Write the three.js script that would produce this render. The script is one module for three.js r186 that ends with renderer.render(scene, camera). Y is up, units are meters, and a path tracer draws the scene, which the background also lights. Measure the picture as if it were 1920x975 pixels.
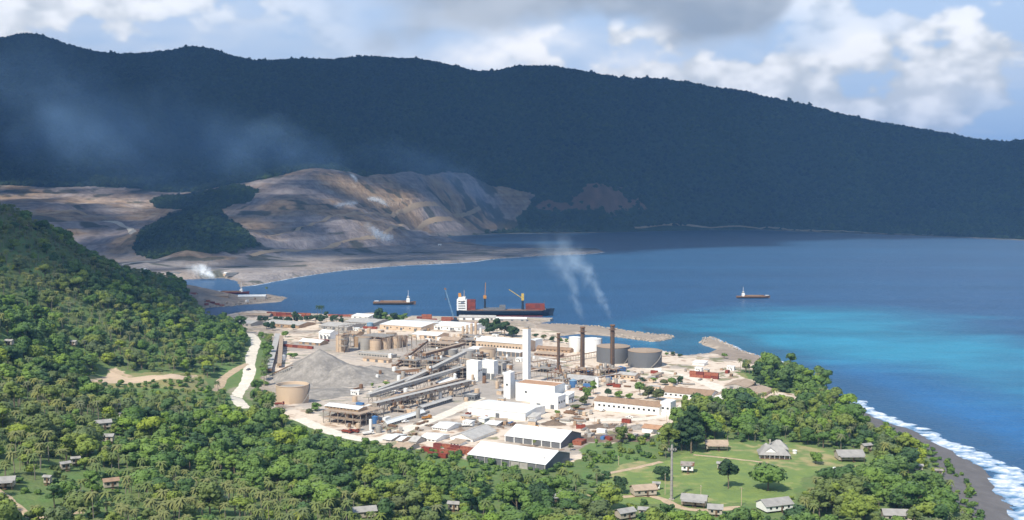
import * as THREE from 'three';
import { mergeGeometries } from 'three/addons/utils/BufferGeometryUtils.js';

// ---------------------------------------------------------------- camera
const F = 2059, CX = 960, CY = 487.5, CAM_H = 165, PITCH = Math.atan(132.5 / F);   // focal length and centre in photo pixels
const scene = new THREE.Scene();
const camera = new THREE.PerspectiveCamera(2 * Math.atan(CY / F) * 180 / Math.PI, 1920 / 975, 1, 30000);
camera.position.set(0, CAM_H, 0);
camera.rotation.x = -PITCH;
scene.add(camera);
const renderer = new THREE.WebGLRenderer();
renderer.toneMapping = THREE.LinearToneMapping;
renderer.toneMappingExposure = 1.28;
renderer.shadowMap.enabled = true;

// ---------------------------------------------------------------- noise
let seed = 7;
const rnd = () => { seed = (seed * 1664525 + 1013904223) >>> 0; return seed / 4294967296; };
const rr = (a, b) => a + (b - a) * rnd();
const lerp = (a, b, t) => a + (b - a) * t, clamp = (x, a = 0, b = 1) => Math.min(b, Math.max(a, x));
const sstep = (a, b, x) => { const t = clamp((x - a) / (b - a)); return t * t * (3 - 2 * t); };
function hash(i, j) { let h = Math.imul(i, 374761393) + Math.imul(j, 668265263) | 0; h = Math.imul(h ^ (h >>> 13), 1274126177); return ((h ^ (h >>> 16)) >>> 0) / 4294967296; }
function vn(x, y) {
  const i = Math.floor(x), j = Math.floor(y), u = x - i, v = y - j, s = u * u * (3 - 2 * u), t = v * v * (3 - 2 * v);
  return lerp(lerp(hash(i, j), hash(i + 1, j), s), lerp(hash(i, j + 1), hash(i + 1, j + 1), s), t);
}
function fbm(x, y, o = 4) { let s = 0, a = 0.5, n = 0; for (let k = 0; k < o; k++) { s += a * vn(x, y); n += a; a *= 0.5; x = x * 2.03 + 17.3; y = y * 2.03 - 9.1; } return s / n; }

// ---------------------------------------------------------------- sky: air and clouds, one texture that also lights the scene
const SUN = new THREE.Vector3(-0.34, 0.74, 0.58).normalize();
{
  const W = 4096, H = 2048, data = new Float32Array(W * H * 4), D = 180 / Math.PI;
  for (let row = 0; row < H; row++) {
    const el = ((row + 0.5) / H - 0.5) * Math.PI, e = el * D;
    for (let col = 0; col < W; col++) {
      const o = (row * W + col) * 4;
      data[o + 3] = 1;
      if (e < -1) { data[o] = 0.16; data[o + 1] = 0.24; data[o + 2] = 0.33; continue; }
      const az = ((col + 0.5) / W - 0.5) * 2 * Math.PI;                       // direction = (cos az, ., sin az); the view is -z
      let a = (az + Math.PI / 2) * D; if (a > 180) a -= 360;                  // degrees to the right of the view
      const up = Math.max(e, 0) / 90, blue = Math.pow(up, 0.75);
      let r = lerp(0.58, 0.15, blue), g = lerp(0.74, 0.30, blue), b = lerp(0.97, 0.62, blue);
      // clouds lie on a slab seen in perspective: features flatten towards the horizon
      const k = 1 / (Math.sin(Math.max(el, 0.004)) + 0.11), x = Math.cos(az) * Math.cos(el) * k, z = Math.sin(az) * Math.cos(el) * k;
      const w = fbm(x * 2.1 + 5, z * 2.1, 3) - 0.5;
      const thin = fbm(x * 1.1 + w * 1.3, z * 1.1 + w, 4);
      let m = sstep(0.46, 0.74, thin) * 0.55;                                 // veil
      r = lerp(r, 0.86, m); g = lerp(g, 0.90, m); b = lerp(b, 0.98, m);
      // cumulus, puffy in angle
      const aw = a + 9 * (fbm(a * 0.09 + 40, e * 0.16, 3) - 0.5), ew = e + 3.4 * (fbm(a * 0.16 + 9, e * 0.3 + 7, 4) - 0.5);
      const puff = fbm(a * 0.24 + 3, e * 0.42 + 11, 5), fine = fbm(a * 0.9 + 30, e * 1.5, 4);
      const bank = sstep(-7, 3, aw) * (1 - sstep(20, 30, aw)) * (1 - sstep(6.2, 8.4, ew + (aw - 12) * 0.06)) + 0.7 * sstep(0.55, 0.7, fbm(a * 0.05 + 70, e * 0.09 + 2, 3)) * (1 - sstep(14, 40, e));
      m = clamp(bank * 1.3) * sstep(0.31, 0.44, puff + 0.34 * (fine - 0.5));
      const lit = sstep(0.36, 0.66, fine * 0.55 + puff * 0.45 + 0.05 * Math.sin(e));
      r = lerp(r, lerp(0.66, 1.10, lit), m); g = lerp(g, lerp(0.71, 1.11, lit), m); b = lerp(b, lerp(0.77, 1.14, lit), m);
      // the brightest tops, where the sun gets behind the bank
      const hot = Math.exp(-(((a + 1.6) / 2.4) ** 2) - (((e - 6.7) / 0.75) ** 2)) + 0.8 * Math.exp(-(((a - 1.4) / 2.6) ** 2) - (((e - 7.6) / 0.7) ** 2)) + 0.7 * Math.exp(-(((a - 6.5) / 2.6) ** 2) - (((e - 6.3) / 0.9) ** 2)) + 0.45 * Math.exp(-(((a - 21) / 1.6) ** 2) - (((e - 4.6) / 0.5) ** 2));
      m = clamp(hot * (0.5 + 1.1 * (fine - 0.28)));
      r = lerp(r, 1.15, m); g = lerp(g, 1.15, m); b = lerp(b, 1.18, m);
      // grey underside of the big cloud that stands over the mountains
      const foot = [[-9, 6.6], [-7.8, 6.9], [-3, 7.7], [1, 8.4], [6, 8.1], [9, 7.1], [12.5, 7.3], [15, 9.4], [19, 12]], q = clamp(foot.findIndex((f) => f[0] > a) - 1, 0, 7), base = a > 19 ? 12 : lerp(foot[q][1], foot[q + 1][1], sstep(foot[q][0], foot[q + 1][0], a));
      const drift = 2.2 * (fbm(a * 0.13 + 21, e * 0.22 + 4, 4) - 0.5), ragged = 1.3 * (fbm(a * 0.45 + 2, e * 0.7 + 8, 4) - 0.5);
      const over = sstep(-9.6, -5.6, a + 3.2 * drift + 2 * ragged) * (1 - sstep(12.5, 17, a + 2 * drift)) * sstep(base - 0.45, base + 0.75, e + drift * 0.6 + ragged) * (1 - sstep(24, 46, e + 10 * w));
      m = clamp(over) * 0.92;
      const dark = sstep(0.25, 0.75, fbm(a * 0.2 + 90, e * 0.35, 4) * 0.8 + 0.2 * fine);
      r = lerp(r, lerp(0.56, 0.31, dark), m); g = lerp(g, lerp(0.61, 0.37, dark), m); b = lerp(b, lerp(0.68, 0.46, dark), m);
      data[o] = r * 0.94; data[o + 1] = g * 0.94; data[o + 2] = b * 0.94;
    }
  }
  const t = new THREE.DataTexture(data, W, H, THREE.RGBAFormat, THREE.FloatType);
  t.mapping = THREE.EquirectangularReflectionMapping; t.magFilter = THREE.LinearFilter; t.minFilter = THREE.LinearFilter; t.needsUpdate = true;
  scene.background = t; scene.environment = t;
}
const sun = new THREE.DirectionalLight(new THREE.Color(1, 0.95, 0.84), 4.8);
sun.name = 'sun';
sun.position.copy(SUN).multiplyScalar(4000).add(new THREE.Vector3(0, 0, -1200));
sun.target.position.set(0, 0, -1200);
sun.castShadow = true; sun.shadow.radius = 6; sun.shadow.mapSize.set(4096, 4096);
Object.assign(sun.shadow.camera, { left: -5000, right: 5000, top: 5000, bottom: -5000, near: 10, far: 12000 });
scene.add(sun, sun.target);
scene.fog = new THREE.FogExp2(new THREE.Color(0.24, 0.52, 1.0), 0.00007);

// ---------------------------------------------------------------- photo pixel -> direction -> place
function ray(px, py) {
  const x = (px - CX) / F, y = -(py - CY) / F, c = Math.cos(PITCH), s = Math.sin(PITCH);
  return new THREE.Vector3(x, y * c - s, -y * s - c);
}
const at = (px, py, h = 0) => { const d = ray(px, py), t = (h - CAM_H) / d.y; return new THREE.Vector3(d.x * t, h, d.z * t); };   // where that ray meets a level h
const far = (px, py, dist) => { const d = ray(px, py), t = dist / -d.z; return new THREE.Vector3(d.x * t, CAM_H + d.y * t, d.z * t); };
function toPixel(x, y, z) {
  const Y = y - CAM_H, c = Math.cos(PITCH), s = Math.sin(PITCH), yc = Y * c - z * s, zc = Y * s + z * c;
  return [CX + F * x / -zc, CY - F * yc / -zc, -zc];
}
const poly = (pts, h = 0) => pts.map(([x, y]) => { const p = at(x, y, h); return [p.x, p.z]; });

// ---------------------------------------------------------------- naming helpers
const used = {};
function numbered(n) { const k = used[n] = (used[n] ?? -1) + 1; return k ? n + '_' + String(k).padStart(3, '0') : n; }
function shade(o) { o.castShadow = o.receiveShadow = true; return o; }
function tag(o, label, category, group) { Object.assign(o.userData, { label, category }); if (group) o.userData.group = group; return o; }
function thing(name, label, category, pos, yaw = 0, group) {
  const o = new THREE.Group(); o.name = numbered(name); o.position.copy(pos); o.rotation.y = yaw; scene.add(o);
  return tag(o, label, category, group);
}
function part(parent, name, geos, material, label) {
  const list = [].concat(geos).map((g) => { const n = g.index ? g.toNonIndexed() : g; for (const k of Object.keys(n.attributes)) if (!['position', 'normal', 'uv'].includes(k)) n.deleteAttribute(k); return n; });
  const m = shade(new THREE.Mesh(list.length > 1 ? mergeGeometries(list) : list[0], material)); m.name = name; parent.add(m);
  if (label) m.userData.label = label;
  return m;
}
function struct(name, geometry, material, label, category) {
  const m = shade(new THREE.Mesh(geometry, material)); m.name = numbered(name); m.userData = { kind: 'structure' };
  if (label) Object.assign(m.userData, { label, category }); scene.add(m); return m;
}
function copyOf(o, pos, yaw, scale) {
  const c = o.clone(); c.name = numbered(o.name.replace(/_\d{3}$/, '')); c.userData = { ...o.userData }; scene.add(c);
  c.position.copy(pos); c.rotation.y = yaw; if (scale) c.scale.set(...[].concat(scale, scale, scale).slice(0, 3)); return c;
}

// ---------------------------------------------------------------- geometry helpers
const V = (x, y, z) => new THREE.Vector3(x, y, z);
function metreUV(g) {   // uv in metres, by the axis a face looks along
  const p = g.attributes.position, n = g.attributes.normal, uv = new Float32Array(p.count * 2);
  for (let i = 0; i < p.count; i++) {
    const ax = Math.abs(n.getX(i)), ay = Math.abs(n.getY(i)), az = Math.abs(n.getZ(i));
    if (ay > 0.8) { uv[2 * i] = p.getX(i); uv[2 * i + 1] = p.getZ(i); } else if (ax > az) { uv[2 * i] = p.getZ(i); uv[2 * i + 1] = p.getY(i); } else { uv[2 * i] = p.getX(i); uv[2 * i + 1] = p.getY(i); }
  }
  return g.setAttribute('uv', new THREE.BufferAttribute(uv, 2));
}
const bx = (w, h, d, x = 0, y = 0, z = 0, ry = 0) => { const g = metreUV(new THREE.BoxGeometry(w, h, d)); if (ry) g.rotateY(ry); return g.translate(x, y, z); };
const cyl = (r0, r1, h, x = 0, y = 0, z = 0, n = 16, open = false) => new THREE.CylinderGeometry(r1, r0, h, n, 1, open).translate(x, y + h / 2, z);   // stands on y
function bar(a, b, w, h = w) {   // a straight bar from a to b
  const d = b.clone().sub(a), l = d.length(), g = metreUV(new THREE.BoxGeometry(w, h, l));
  const m = new THREE.Matrix4().lookAt(b, a, Math.abs(d.y) > l * 0.99 ? V(1, 0, 0) : V(0, 1, 0)); m.setPosition(a.clone().add(b).multiplyScalar(0.5));
  return g.applyMatrix4(m);
}
const rod = (a, b, r, n = 8) => {
  const d = b.clone().sub(a), g = new THREE.CylinderGeometry(r, r, d.length(), n);
  return g.applyQuaternion(new THREE.Quaternion().setFromUnitVectors(V(0, 1, 0), d.clone().normalize())).translate((a.x + b.x) / 2, (a.y + b.y) / 2, (a.z + b.z) / 2);
};
function prism(pts, depth) {   // outline in x,y pushed along z, centred
  const s = new THREE.Shape(); pts.forEach(([x, y], i) => i ? s.lineTo(x, y) : s.moveTo(x, y));
  return new THREE.ExtrudeGeometry(s, { depth, bevelEnabled: false }).translate(0, 0, -depth / 2);
}
function meshOf(pos, idx, uv, col, nor) {
  const g = new THREE.BufferGeometry(); g.setAttribute('position', new THREE.Float32BufferAttribute(pos, 3));
  if (uv) g.setAttribute('uv', new THREE.Float32BufferAttribute(uv, 2));
  if (col) g.setAttribute('color', new THREE.Float32BufferAttribute(col, 3));
  g.setIndex(idx); if (nor) g.setAttribute('normal', new THREE.Float32BufferAttribute(nor, 3)); else g.computeVertexNormals();
  return g;
}

// ---------------------------------------------------------------- materials
function texture(w, h, fn, srgb = true, rep = [1, 1]) {
  const d = new Uint8Array(w * h * 4);
  for (let j = 0; j < h; j++) for (let i = 0; i < w; i++) { const c = fn(i, j), o = (j * w + i) * 4; d[o] = c[0]; d[o + 1] = c[1]; d[o + 2] = c[2]; d[o + 3] = c[3] ?? 255; }
  const t = new THREE.DataTexture(d, w, h); t.magFilter = t.minFilter = THREE.LinearFilter; t.wrapS = t.wrapT = THREE.RepeatWrapping; t.repeat.set(...rep);
  if (srgb) t.colorSpace = THREE.SRGBColorSpace; t.needsUpdate = true; return t;
}
const tnoise = (x, y, n, o = 4) => { let s = 0, a = 0.5, q = 0; for (let k = 0; k < o; k++) { const i = Math.floor(x), j = Math.floor(y), u = x - i, v = y - j, m = (a) => ((a % n) + n) % n, f = (p, r) => hash(m(p) + 57 * k, m(r) + 131 * k), S = u * u * (3 - 2 * u), T = v * v * (3 - 2 * v); s += a * lerp(lerp(f(i, j), f(i + 1, j), S), lerp(f(i, j + 1), f(i + 1, j + 1), S), T); q += a; a *= 0.55; x *= 2; y *= 2; n *= 2; } return s / q; };   // noise that tiles
const grime = texture(256, 256, (i, j) => { const a = tnoise(i / 32, j / 32, 8, 5), s = tnoise(i / 8, j / 64, 32, 3), v = 212 + 44 * a + 20 * (s - 0.5); return [v, v * 0.985, v * 0.955]; }, true, [0.07, 0.07]);
const rustTex = texture(256, 256, (i, j) => { const a = tnoise(i / 32, j / 32, 8, 5), s = sstep(0.52, 0.7, tnoise(i / 16 + 3, j / 64, 16, 4)); return [lerp(225, 165, s) * (0.8 + 0.25 * a), lerp(220, 115, s) * (0.8 + 0.25 * a), lerp(212, 80, s) * (0.8 + 0.25 * a)]; }, true, [0.06, 0.06]);
const corr = texture(64, 8, (i) => { const v = 128 + 110 * Math.sin(i / 64 * 2 * Math.PI * 8); return [v, v, v]; }, false, [0.25, 0.25]);
const M = {};
function mat(name, r, g, b, rough = 0.8, extra = {}) {
  const m = new THREE.MeshStandardMaterial({ color: new THREE.Color().setRGB(r, g, b), roughness: rough, map: grime, ...extra }); m.name = name; return M[name] = m;
}
const clean = texture(256, 256, (i, j) => { const v = 236 + 19 * tnoise(i / 32, j / 32, 8, 5) + 8 * (tnoise(i / 6, j / 64, 42, 3) - 0.5); return [v, v * 0.995, v * 0.985]; }, true, [0.07, 0.07]);
mat('white', 0.86, 0.85, 0.82, 0.6, { map: clean }); mat('roofWhite', 0.84, 0.84, 0.82, 0.5, { map: clean, bumpMap: corr, bumpScale: 0.03 }); mat('cream', 0.70, 0.54, 0.40, 0.75);
mat('tan', 0.46, 0.32, 0.21, 0.85); mat('roofTan', 0.47, 0.36, 0.27, 0.8, { bumpMap: corr, bumpScale: 0.03 }); mat('terracotta', 0.52, 0.30, 0.18, 0.85); mat('brownRoof', 0.36, 0.24, 0.16, 0.85);
mat('grey', 0.44, 0.42, 0.40, 0.75); mat('roofGrey', 0.56, 0.54, 0.52, 0.55, { bumpMap: corr, bumpScale: 0.03 }); mat('darkGrey', 0.15, 0.16, 0.18, 0.7); mat('slate', 0.17, 0.18, 0.20, 0.7);
mat('steel', 0.40, 0.38, 0.36, 0.6, { metalness: 0.2 }); mat('rust', 0.26, 0.15, 0.09, 0.9); mat('rustSteel', 0.52, 0.46, 0.40, 0.8, { map: rustTex }); mat('black', 0.035, 0.033, 0.036, 0.7);
mat('red', 0.38, 0.075, 0.04, 0.65, { map: rustTex }); mat('maroon', 0.27, 0.06, 0.045, 0.7, { map: rustTex }); mat('brick', 0.50, 0.17, 0.10, 0.7, { map: rustTex }); mat('blue', 0.07, 0.20, 0.46, 0.6); mat('paleBlue', 0.25, 0.42, 0.60, 0.6); mat('green', 0.08, 0.17, 0.08, 0.7); mat('orange', 0.58, 0.27, 0.05, 0.6); mat('navy', 0.02, 0.035, 0.06, 0.55);
mat('yellow', 0.62, 0.45, 0.10, 0.6); mat('glass', 0.03, 0.04, 0.05, 0.2); mat('wood', 0.20, 0.13, 0.08, 0.9); mat('concrete', 0.47, 0.43, 0.38, 0.9); mat('tyre', 0.02, 0.02, 0.02, 0.9); mat('villageRoof', 0.38, 0.365, 0.35, 0.6, { bumpMap: corr, bumpScale: 0.03 }); mat('rustyRoof', 0.42, 0.38, 0.35, 0.7, { bumpMap: corr, bumpScale: 0.03, map: rustTex }); mat('villageWall', 0.50, 0.45, 0.38, 0.9);
mat('stack', 0.17, 0.12, 0.095, 0.85, { map: rustTex });
// ---------------------------------------------------------------- land: smooth surfaces through known points, cut by the coast
function rbf(points, soft, smooth = 0.02) {   // multiquadric surface with a free constant
  const n = points.length, N = n + 1, A = [], phi = (r2) => -Math.sqrt(r2 + soft * soft);
  for (let i = 0; i < N; i++) { A.push(new Float64Array(N + 1)); for (let j = 0; j < N; j++) A[i][j] = i < n && j < n ? phi((points[i].x - points[j].x) ** 2 + (points[i].z - points[j].z) ** 2) : i === n && j === n ? 0 : 1; if (i < n) { A[i][i] += smooth * soft; A[i][N] = points[i].y; } }
  for (let c = 0; c < N; c++) {
    let p = c; for (let r = c + 1; r < N; r++) if (Math.abs(A[r][c]) > Math.abs(A[p][c])) p = r;
    [A[c], A[p]] = [A[p], A[c]];
    for (let r = 0; r < N; r++) if (r !== c && A[r][c]) { const f = A[r][c] / A[c][c]; for (let k = c; k <= N; k++) A[r][k] -= f * A[c][k]; }
  }
  const w = A.map((row, i) => row[N] / row[i]);
  return (x, z) => { let s = w[n]; for (let i = 0; i < n; i++) s += w[i] * phi((points[i].x - x) ** 2 + (points[i].z - z) ** 2); return s; };
}
function inside(p, x, z) { let c = false; for (let i = 0, j = p.length - 1; i < p.length; j = i++) if ((p[i][1] > z) !== (p[j][1] > z) && x < (p[j][0] - p[i][0]) * (z - p[i][1]) / (p[j][1] - p[i][1]) + p[i][0]) c = !c; return c; }
function edgeDist(p, x, z, closed = true) {
  let d = 1e18;
  for (let i = closed ? 0 : 1, j = closed ? p.length - 1 : 0; i < p.length; j = i++) {
    const ax = p[j][0], az = p[j][1], ux = p[i][0] - ax, uz = p[i][1] - az, t = clamp(((x - ax) * ux + (z - az) * uz) / (ux * ux + uz * uz + 1e-9)), dx = x - ax - ux * t, dz = z - az - uz * t;
    d = Math.min(d, dx * dx + dz * dz);
  }
  return Math.sqrt(d);
}
class Field {   // heights on a grid whose lines need not be evenly spaced
  constructor(xs, zs, fn) { this.xs = xs; this.zs = zs; this.h = new Float32Array(xs.length * zs.length); zs.forEach((z, j) => xs.forEach((x, i) => this.h[j * xs.length + i] = fn(x, z))); }
  find(a, v) { let lo = 0, hi = a.length - 1; while (hi - lo > 1) { const m = (lo + hi) >> 1; if (a[m] <= v) lo = m; else hi = m; } return [lo, clamp((v - a[lo]) / (a[hi] - a[lo]))]; }
  at(x, z) { const [i, u] = this.find(this.xs, x), [j, v] = this.find(this.zs, z), n = this.xs.length, h = this.h; return lerp(lerp(h[j * n + i], h[j * n + i + 1], u), lerp(h[(j + 1) * n + i], h[(j + 1) * n + i + 1], u), v); }
  covers(x, z) { return x > this.xs[0] && x < this.xs.at(-1) && z > this.zs[0] && z < this.zs.at(-1); }
  geometry() {
    const { xs, zs, h } = this, n = xs.length, pos = [], uv = [], idx = [];
    zs.forEach((z, j) => xs.forEach((x, i) => { pos.push(x, h[j * n + i], z); uv.push((x - xs[0]) / (xs[n - 1] - xs[0]), (z - zs[0]) / (zs.at(-1) - zs[0])); }));
    for (let j = 0; j < zs.length - 1; j++) for (let i = 0; i < n - 1; i++) { const a = j * n + i; if (Math.max(h[a], h[a + 1], h[a + n], h[a + n + 1]) < -3) continue; idx.push(a, a + n, a + 1, a + 1, a + n, a + n + 1); }
    return meshOf(pos, idx, uv);
  }
}
function march(px, py, height, from, to) {   // the first place where that ray meets the land
  const d = ray(px, py), p = (t) => V(d.x * t, CAM_H + d.y * t, d.z * t);
  let t0 = from;
  for (let t = from; t < to; t *= 1.004) { const q = p(t); if (q.y < height(q.x, q.z)) { let a = t0, b = t; for (let k = 0; k < 16; k++) { const m = (a + b) / 2, s = p(m); if (s.y < height(s.x, s.z)) b = m; else a = m; } const s = p(b); s.y = height(s.x, s.z); return s; } t0 = t; }
  return at(px, py, 0);
}

// the near land
const nearCoast = poly([[-900, 560], [100, 556], [300, 549], [340, 550], [400, 553], [450, 557], [505, 553], [536, 559], [525, 566], [450, 572], [372, 579], [380, 590], [390, 604], [410, 600], [470, 589], [560, 588], [640, 592], [700, 588], [770, 596], [850, 598], [950, 596], [1036, 601], [1002, 608], [1100, 612], [1190, 624], [1256, 632], [1226, 641], [1150, 631], [1085, 626], [1035, 632], [1140, 652], [1250, 662], [1285, 671], [1322, 666], [1345, 655], [1316, 646], [1330, 634], [1350, 642], [1400, 664], [1450, 677], [1478, 690], [1482, 706], [1530, 716], [1570, 742], [1612, 764], [1660, 790], [1712, 806], [1762, 832], [1802, 852], [1846, 880], [1878, 920], [1904, 962], [1930, 1000], [2010, 1150], [2100, 1400], [900, 1900], [-900, 1900]]);
const K = [];
const kp = (px, py, d) => K.push(far(px, py, d)), ke = (px, py, h) => K.push(at(px, py, h));
// left hill: the skyline and the slope below it
kp(-350, 250, 1080); kp(-150, 330, 1100); kp(0, 404, 1130); kp(80, 440, 1180); kp(150, 476, 1220); kp(230, 523, 1280); kp(300, 556, 1320); kp(350, 585, 1320); kp(400, 613, 1300);
kp(-300, 420, 1500); kp(0, 470, 1500); kp(150, 500, 1520);
kp(0, 520, 960); kp(150, 560, 1000); kp(270, 610, 1040); kp(380, 650, 1060); kp(-200, 480, 930); kp(0, 610, 800); kp(150, 640, 905); kp(300, 670, 940); kp(-200, 600, 720);
kp(150, 702, 838); kp(260, 708, 838); kp(365, 706, 850); kp(60, 720, 730); kp(405, 735, 860); kp(0, 800, 570); kp(-200, 800, 520); kp(150, 830, 580); kp(300, 800, 660); kp(400, 800, 720); kp(0, 975, 430); kp(200, 975, 445); kp(420, 900, 545); kp(420, 975, 450); kp(-200, 1060, 390); kp(300, 1120, 360);
kp(450, 750, 822); kp(470, 690, 962); kp(472, 630, 1190); kp(600, 900, 580); kp(620, 975, 490);
ke(560, 830, 9); ke(760, 880, 10); ke(700, 960, 14); ke(900, 975, 13); ke(1000, 910, 9); ke(1150, 950, 11); ke(1150, 880, 8); ke(1300, 975, 10); ke(1300, 900, 9); ke(1450, 860, 9); ke(1600, 850, 8); ke(1450, 950, 9); ke(1650, 960, 9); ke(1750, 900, 7); ke(1400, 800, 8); ke(1600, 790, 6); ke(1750, 1020, 7); ke(1000, 1200, 14); ke(1600, 1200, 8);
for (const [x, y, h] of [[530, 760, 7], [560, 700, 6.5], [640, 700, 6], [700, 820, 7.5], [800, 780, 7], [900, 840, 8], [1000, 800, 7.5], [1060, 720, 6], [900, 700, 6], [760, 660, 5], [600, 640, 5], [560, 605, 4], [800, 612, 4], [950, 620, 4], [1100, 680, 5], [1200, 720, 6], [1250, 780, 7.5], [1150, 820, 8], [1350, 720, 6], [1450, 745, 6], [1380, 680, 5], [1250, 690, 5], [470, 598, 4], [430, 562, 4]]) ke(x, y, h);
const nearRaw = rbf(K, 40);
const range = (a, b, s) => { const o = []; for (let v = a; v < b - 1e-6; v += s) o.push(v); o.push(b); return o; };
const beachy = (x, z) => sstep(165, 212, x) * sstep(-900, -830, z);
const near = new Field(range(-950, 800, 4.5), range(-1950, -280, 4.5), (x, z) => {
  const d = edgeDist(nearCoast, x, z), s = inside(nearCoast, x, z) ? d : -d;
  if (s < 0) return Math.max(-8, s * 0.25);
  const b = beachy(x, z), wild = sstep(14, 30, nearRaw(x, z));
  return Math.min(Math.max(nearRaw(x, z), 2) + (fbm(x / 30, z / 30, 3) - 0.5) * (0.5 + 5 * wild), 0.15 + s * lerp(0.5, 0.1, b) + (s * s) / 900);
});
const ground = (x, z) => near.covers(x, z) ? near.at(x, z) : -8;
const G = (px, py) => march(px, py, ground, 330, 1940);     // a place on the near land

// the far land: the open pit, its waste heaps, the mountains
const farCoast = poly([[-1500, 545], [0, 535], [200, 527], [270, 524], [330, 525], [420, 521], [447, 527], [452, 538], [475, 535], [560, 519], [650, 506], [750, 498], [870, 492], [930, 485], [1020, 479], [1100, 476], [1134, 473], [1122, 467], [1050, 467], [950, 466], [880, 463], [805, 459], [775, 451], [800, 446], [870, 441], [960, 438], [1100, 437], [1200, 433.5], [1330, 431], [1420, 431], [1500, 434.5], [1600, 438], [1700, 441.5], [1800, 445.5], [1920, 451], [2150, 460], [2700, 480]]);
farCoast.push([6500, -9000], [-7000, -9000]);
K.length = 0;
for (const [x, y, h] of [[470, 526, 5], [600, 506, 6], [800, 489, 6], [1000, 472, 5], [1110, 471, 4], [430, 508, 12], [300, 505, 9], [200, 495, 10], [640, 474, 9], [760, 468, 7], [370, 487, 12], [240, 478, 14], [500, 478, 14], [860, 450, 5]]) ke(x, y, h);
for (const [x, y, d] of [[385, 403, 2640], [350, 408, 2640], [300, 432, 2600], [430, 430, 2650], [480, 462, 2600], [262, 462, 2560], [610, 324, 3600], [585, 325, 3580], [635, 325, 3640], [560, 327, 3550], [500, 338, 3500], [660, 330, 3720], [690, 338, 3800], [720, 346, 3890], [800, 356, 4050], [880, 366, 4240], [950, 380, 4330], [1000, 402, 4330], [600, 385, 3150], [660, 420, 2950], [560, 455, 2760], [500, 425, 2880], [540, 370, 3230], [760, 400, 3740], [700, 390, 3550], [660, 365, 3550], [800, 380, 3890], [860, 412, 4080], [780, 437, 3650], [930, 420, 4240], [150, 455, 2720], [60, 425, 2860], [0, 405, 3000], [-200, 400, 3000], [100, 383, 3280], [0, 348, 3800], [-250, 345, 3800], [150, 353, 3800], [250, 357, 3800], [350, 362, 3720], [440, 346, 3680], [300, 388, 3400], [220, 425, 2980], [430, 385, 3250], [130, 410, 3020], [1130, 350, 4420], [1130, 405, 4300]]) kp(x, y, d);
for (const [x, d, h] of [[-300, 4300, 260], [0, 4300, 235], [300, 4300, 220], [600, 4200, 235], [800, 4620, 250], [900, 4600, 215], [1000, 4560, 170]]) { const p = far(x, 400, d); p.y = h; K.push(p); }
const ridge = [[-900, 170, 5600], [-500, 120, 5600], [-200, 92, 5600], [0, 76, 5600], [60, 66, 5600], [105, 80, 5620], [160, 98, 5680], [250, 108, 5700], [330, 97, 5620], [375, 89, 5600], [420, 103, 5600], [460, 114, 5600], [560, 114, 5520], [620, 115, 5500], [680, 110, 5500], [780, 115, 5500], [850, 126, 5500], [910, 139, 5500], [970, 127, 5420], [1050, 130, 5400], [1130, 148, 5330], [1220, 155, 5260], [1300, 165, 5220], [1400, 182, 5200], [1480, 198, 5200], [1560, 214, 5200], [1660, 238, 5120], [1740, 250, 5100], [1830, 268, 5020], [1920, 278, 5000], [2100, 306, 5000], [2500, 350, 5000]];
for (const [x, y, d] of ridge) { kp(x, y, d); const a = far(x, y, d), b = far(x, y, d + 1500); b.y = a.y * 0.45; K.push(b); const c = far(x, y, d + 500); c.y = a.y * 0.86; K.push(c); }
for (const x of [1150, 1300, 1450, 1600, 1750, 1920, 2150, 2500]) { const i = ridge.findIndex((r) => r[0] >= x), r = ridge[i], a = far(...r), s = far(x, 435, x < 1500 ? 4230 : 4230 - (x - 1500) * 1.1), m = far(x, 400, (-a.z - s.z) / 2 + 60); m.y = a.y * 0.40; K.push(m); s.y = 6; K.push(s); }
for (const x of [-500, 0, 400, 700, 950]) { const m = far(x, 300, 4950); m.y = 520 - 0.08 * (x > 0 ? x : 0); K.push(m); }
const farRaw = rbf(K, 90, 0.05);
const mineTop = [[-900, 345], [-300, 345], [0, 346], [150, 353], [250, 358], [350, 362], [440, 345], [500, 336], [560, 324], [610, 319], [660, 326], [720, 343], [800, 353], [880, 363], [950, 377], [1008, 401]];
const mineArea = [...mineTop.map(([x, y], i) => { const d = [3800, 3800, 3800, 3820, 3820, 3740, 3700, 3520, 3620, 3730, 3830, 4010, 4160, 4360, 4450, 4440][i], p = far(x, y, d); return [p.x, p.z]; }), ...poly([[960, 436], [870, 441], [800, 446], [775, 451], [880, 460], [1140, 460], [1140, 480], [700, 530], [440, 560], [-1500, 560]])];
const dumps = [[350, 490, 17, 70], [420, 492, 14, 60], [490, 478, 20, 85], [560, 470, 16, 75], [655, 466, 15, 70], [740, 462, 12, 60], [600, 492, 8, 60], [280, 500, 8, 50], [830, 470, 6, 45]].map(([x, y, h, r]) => [at(x, y, 8), h, r]);   // waste heaps on the platform
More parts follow.
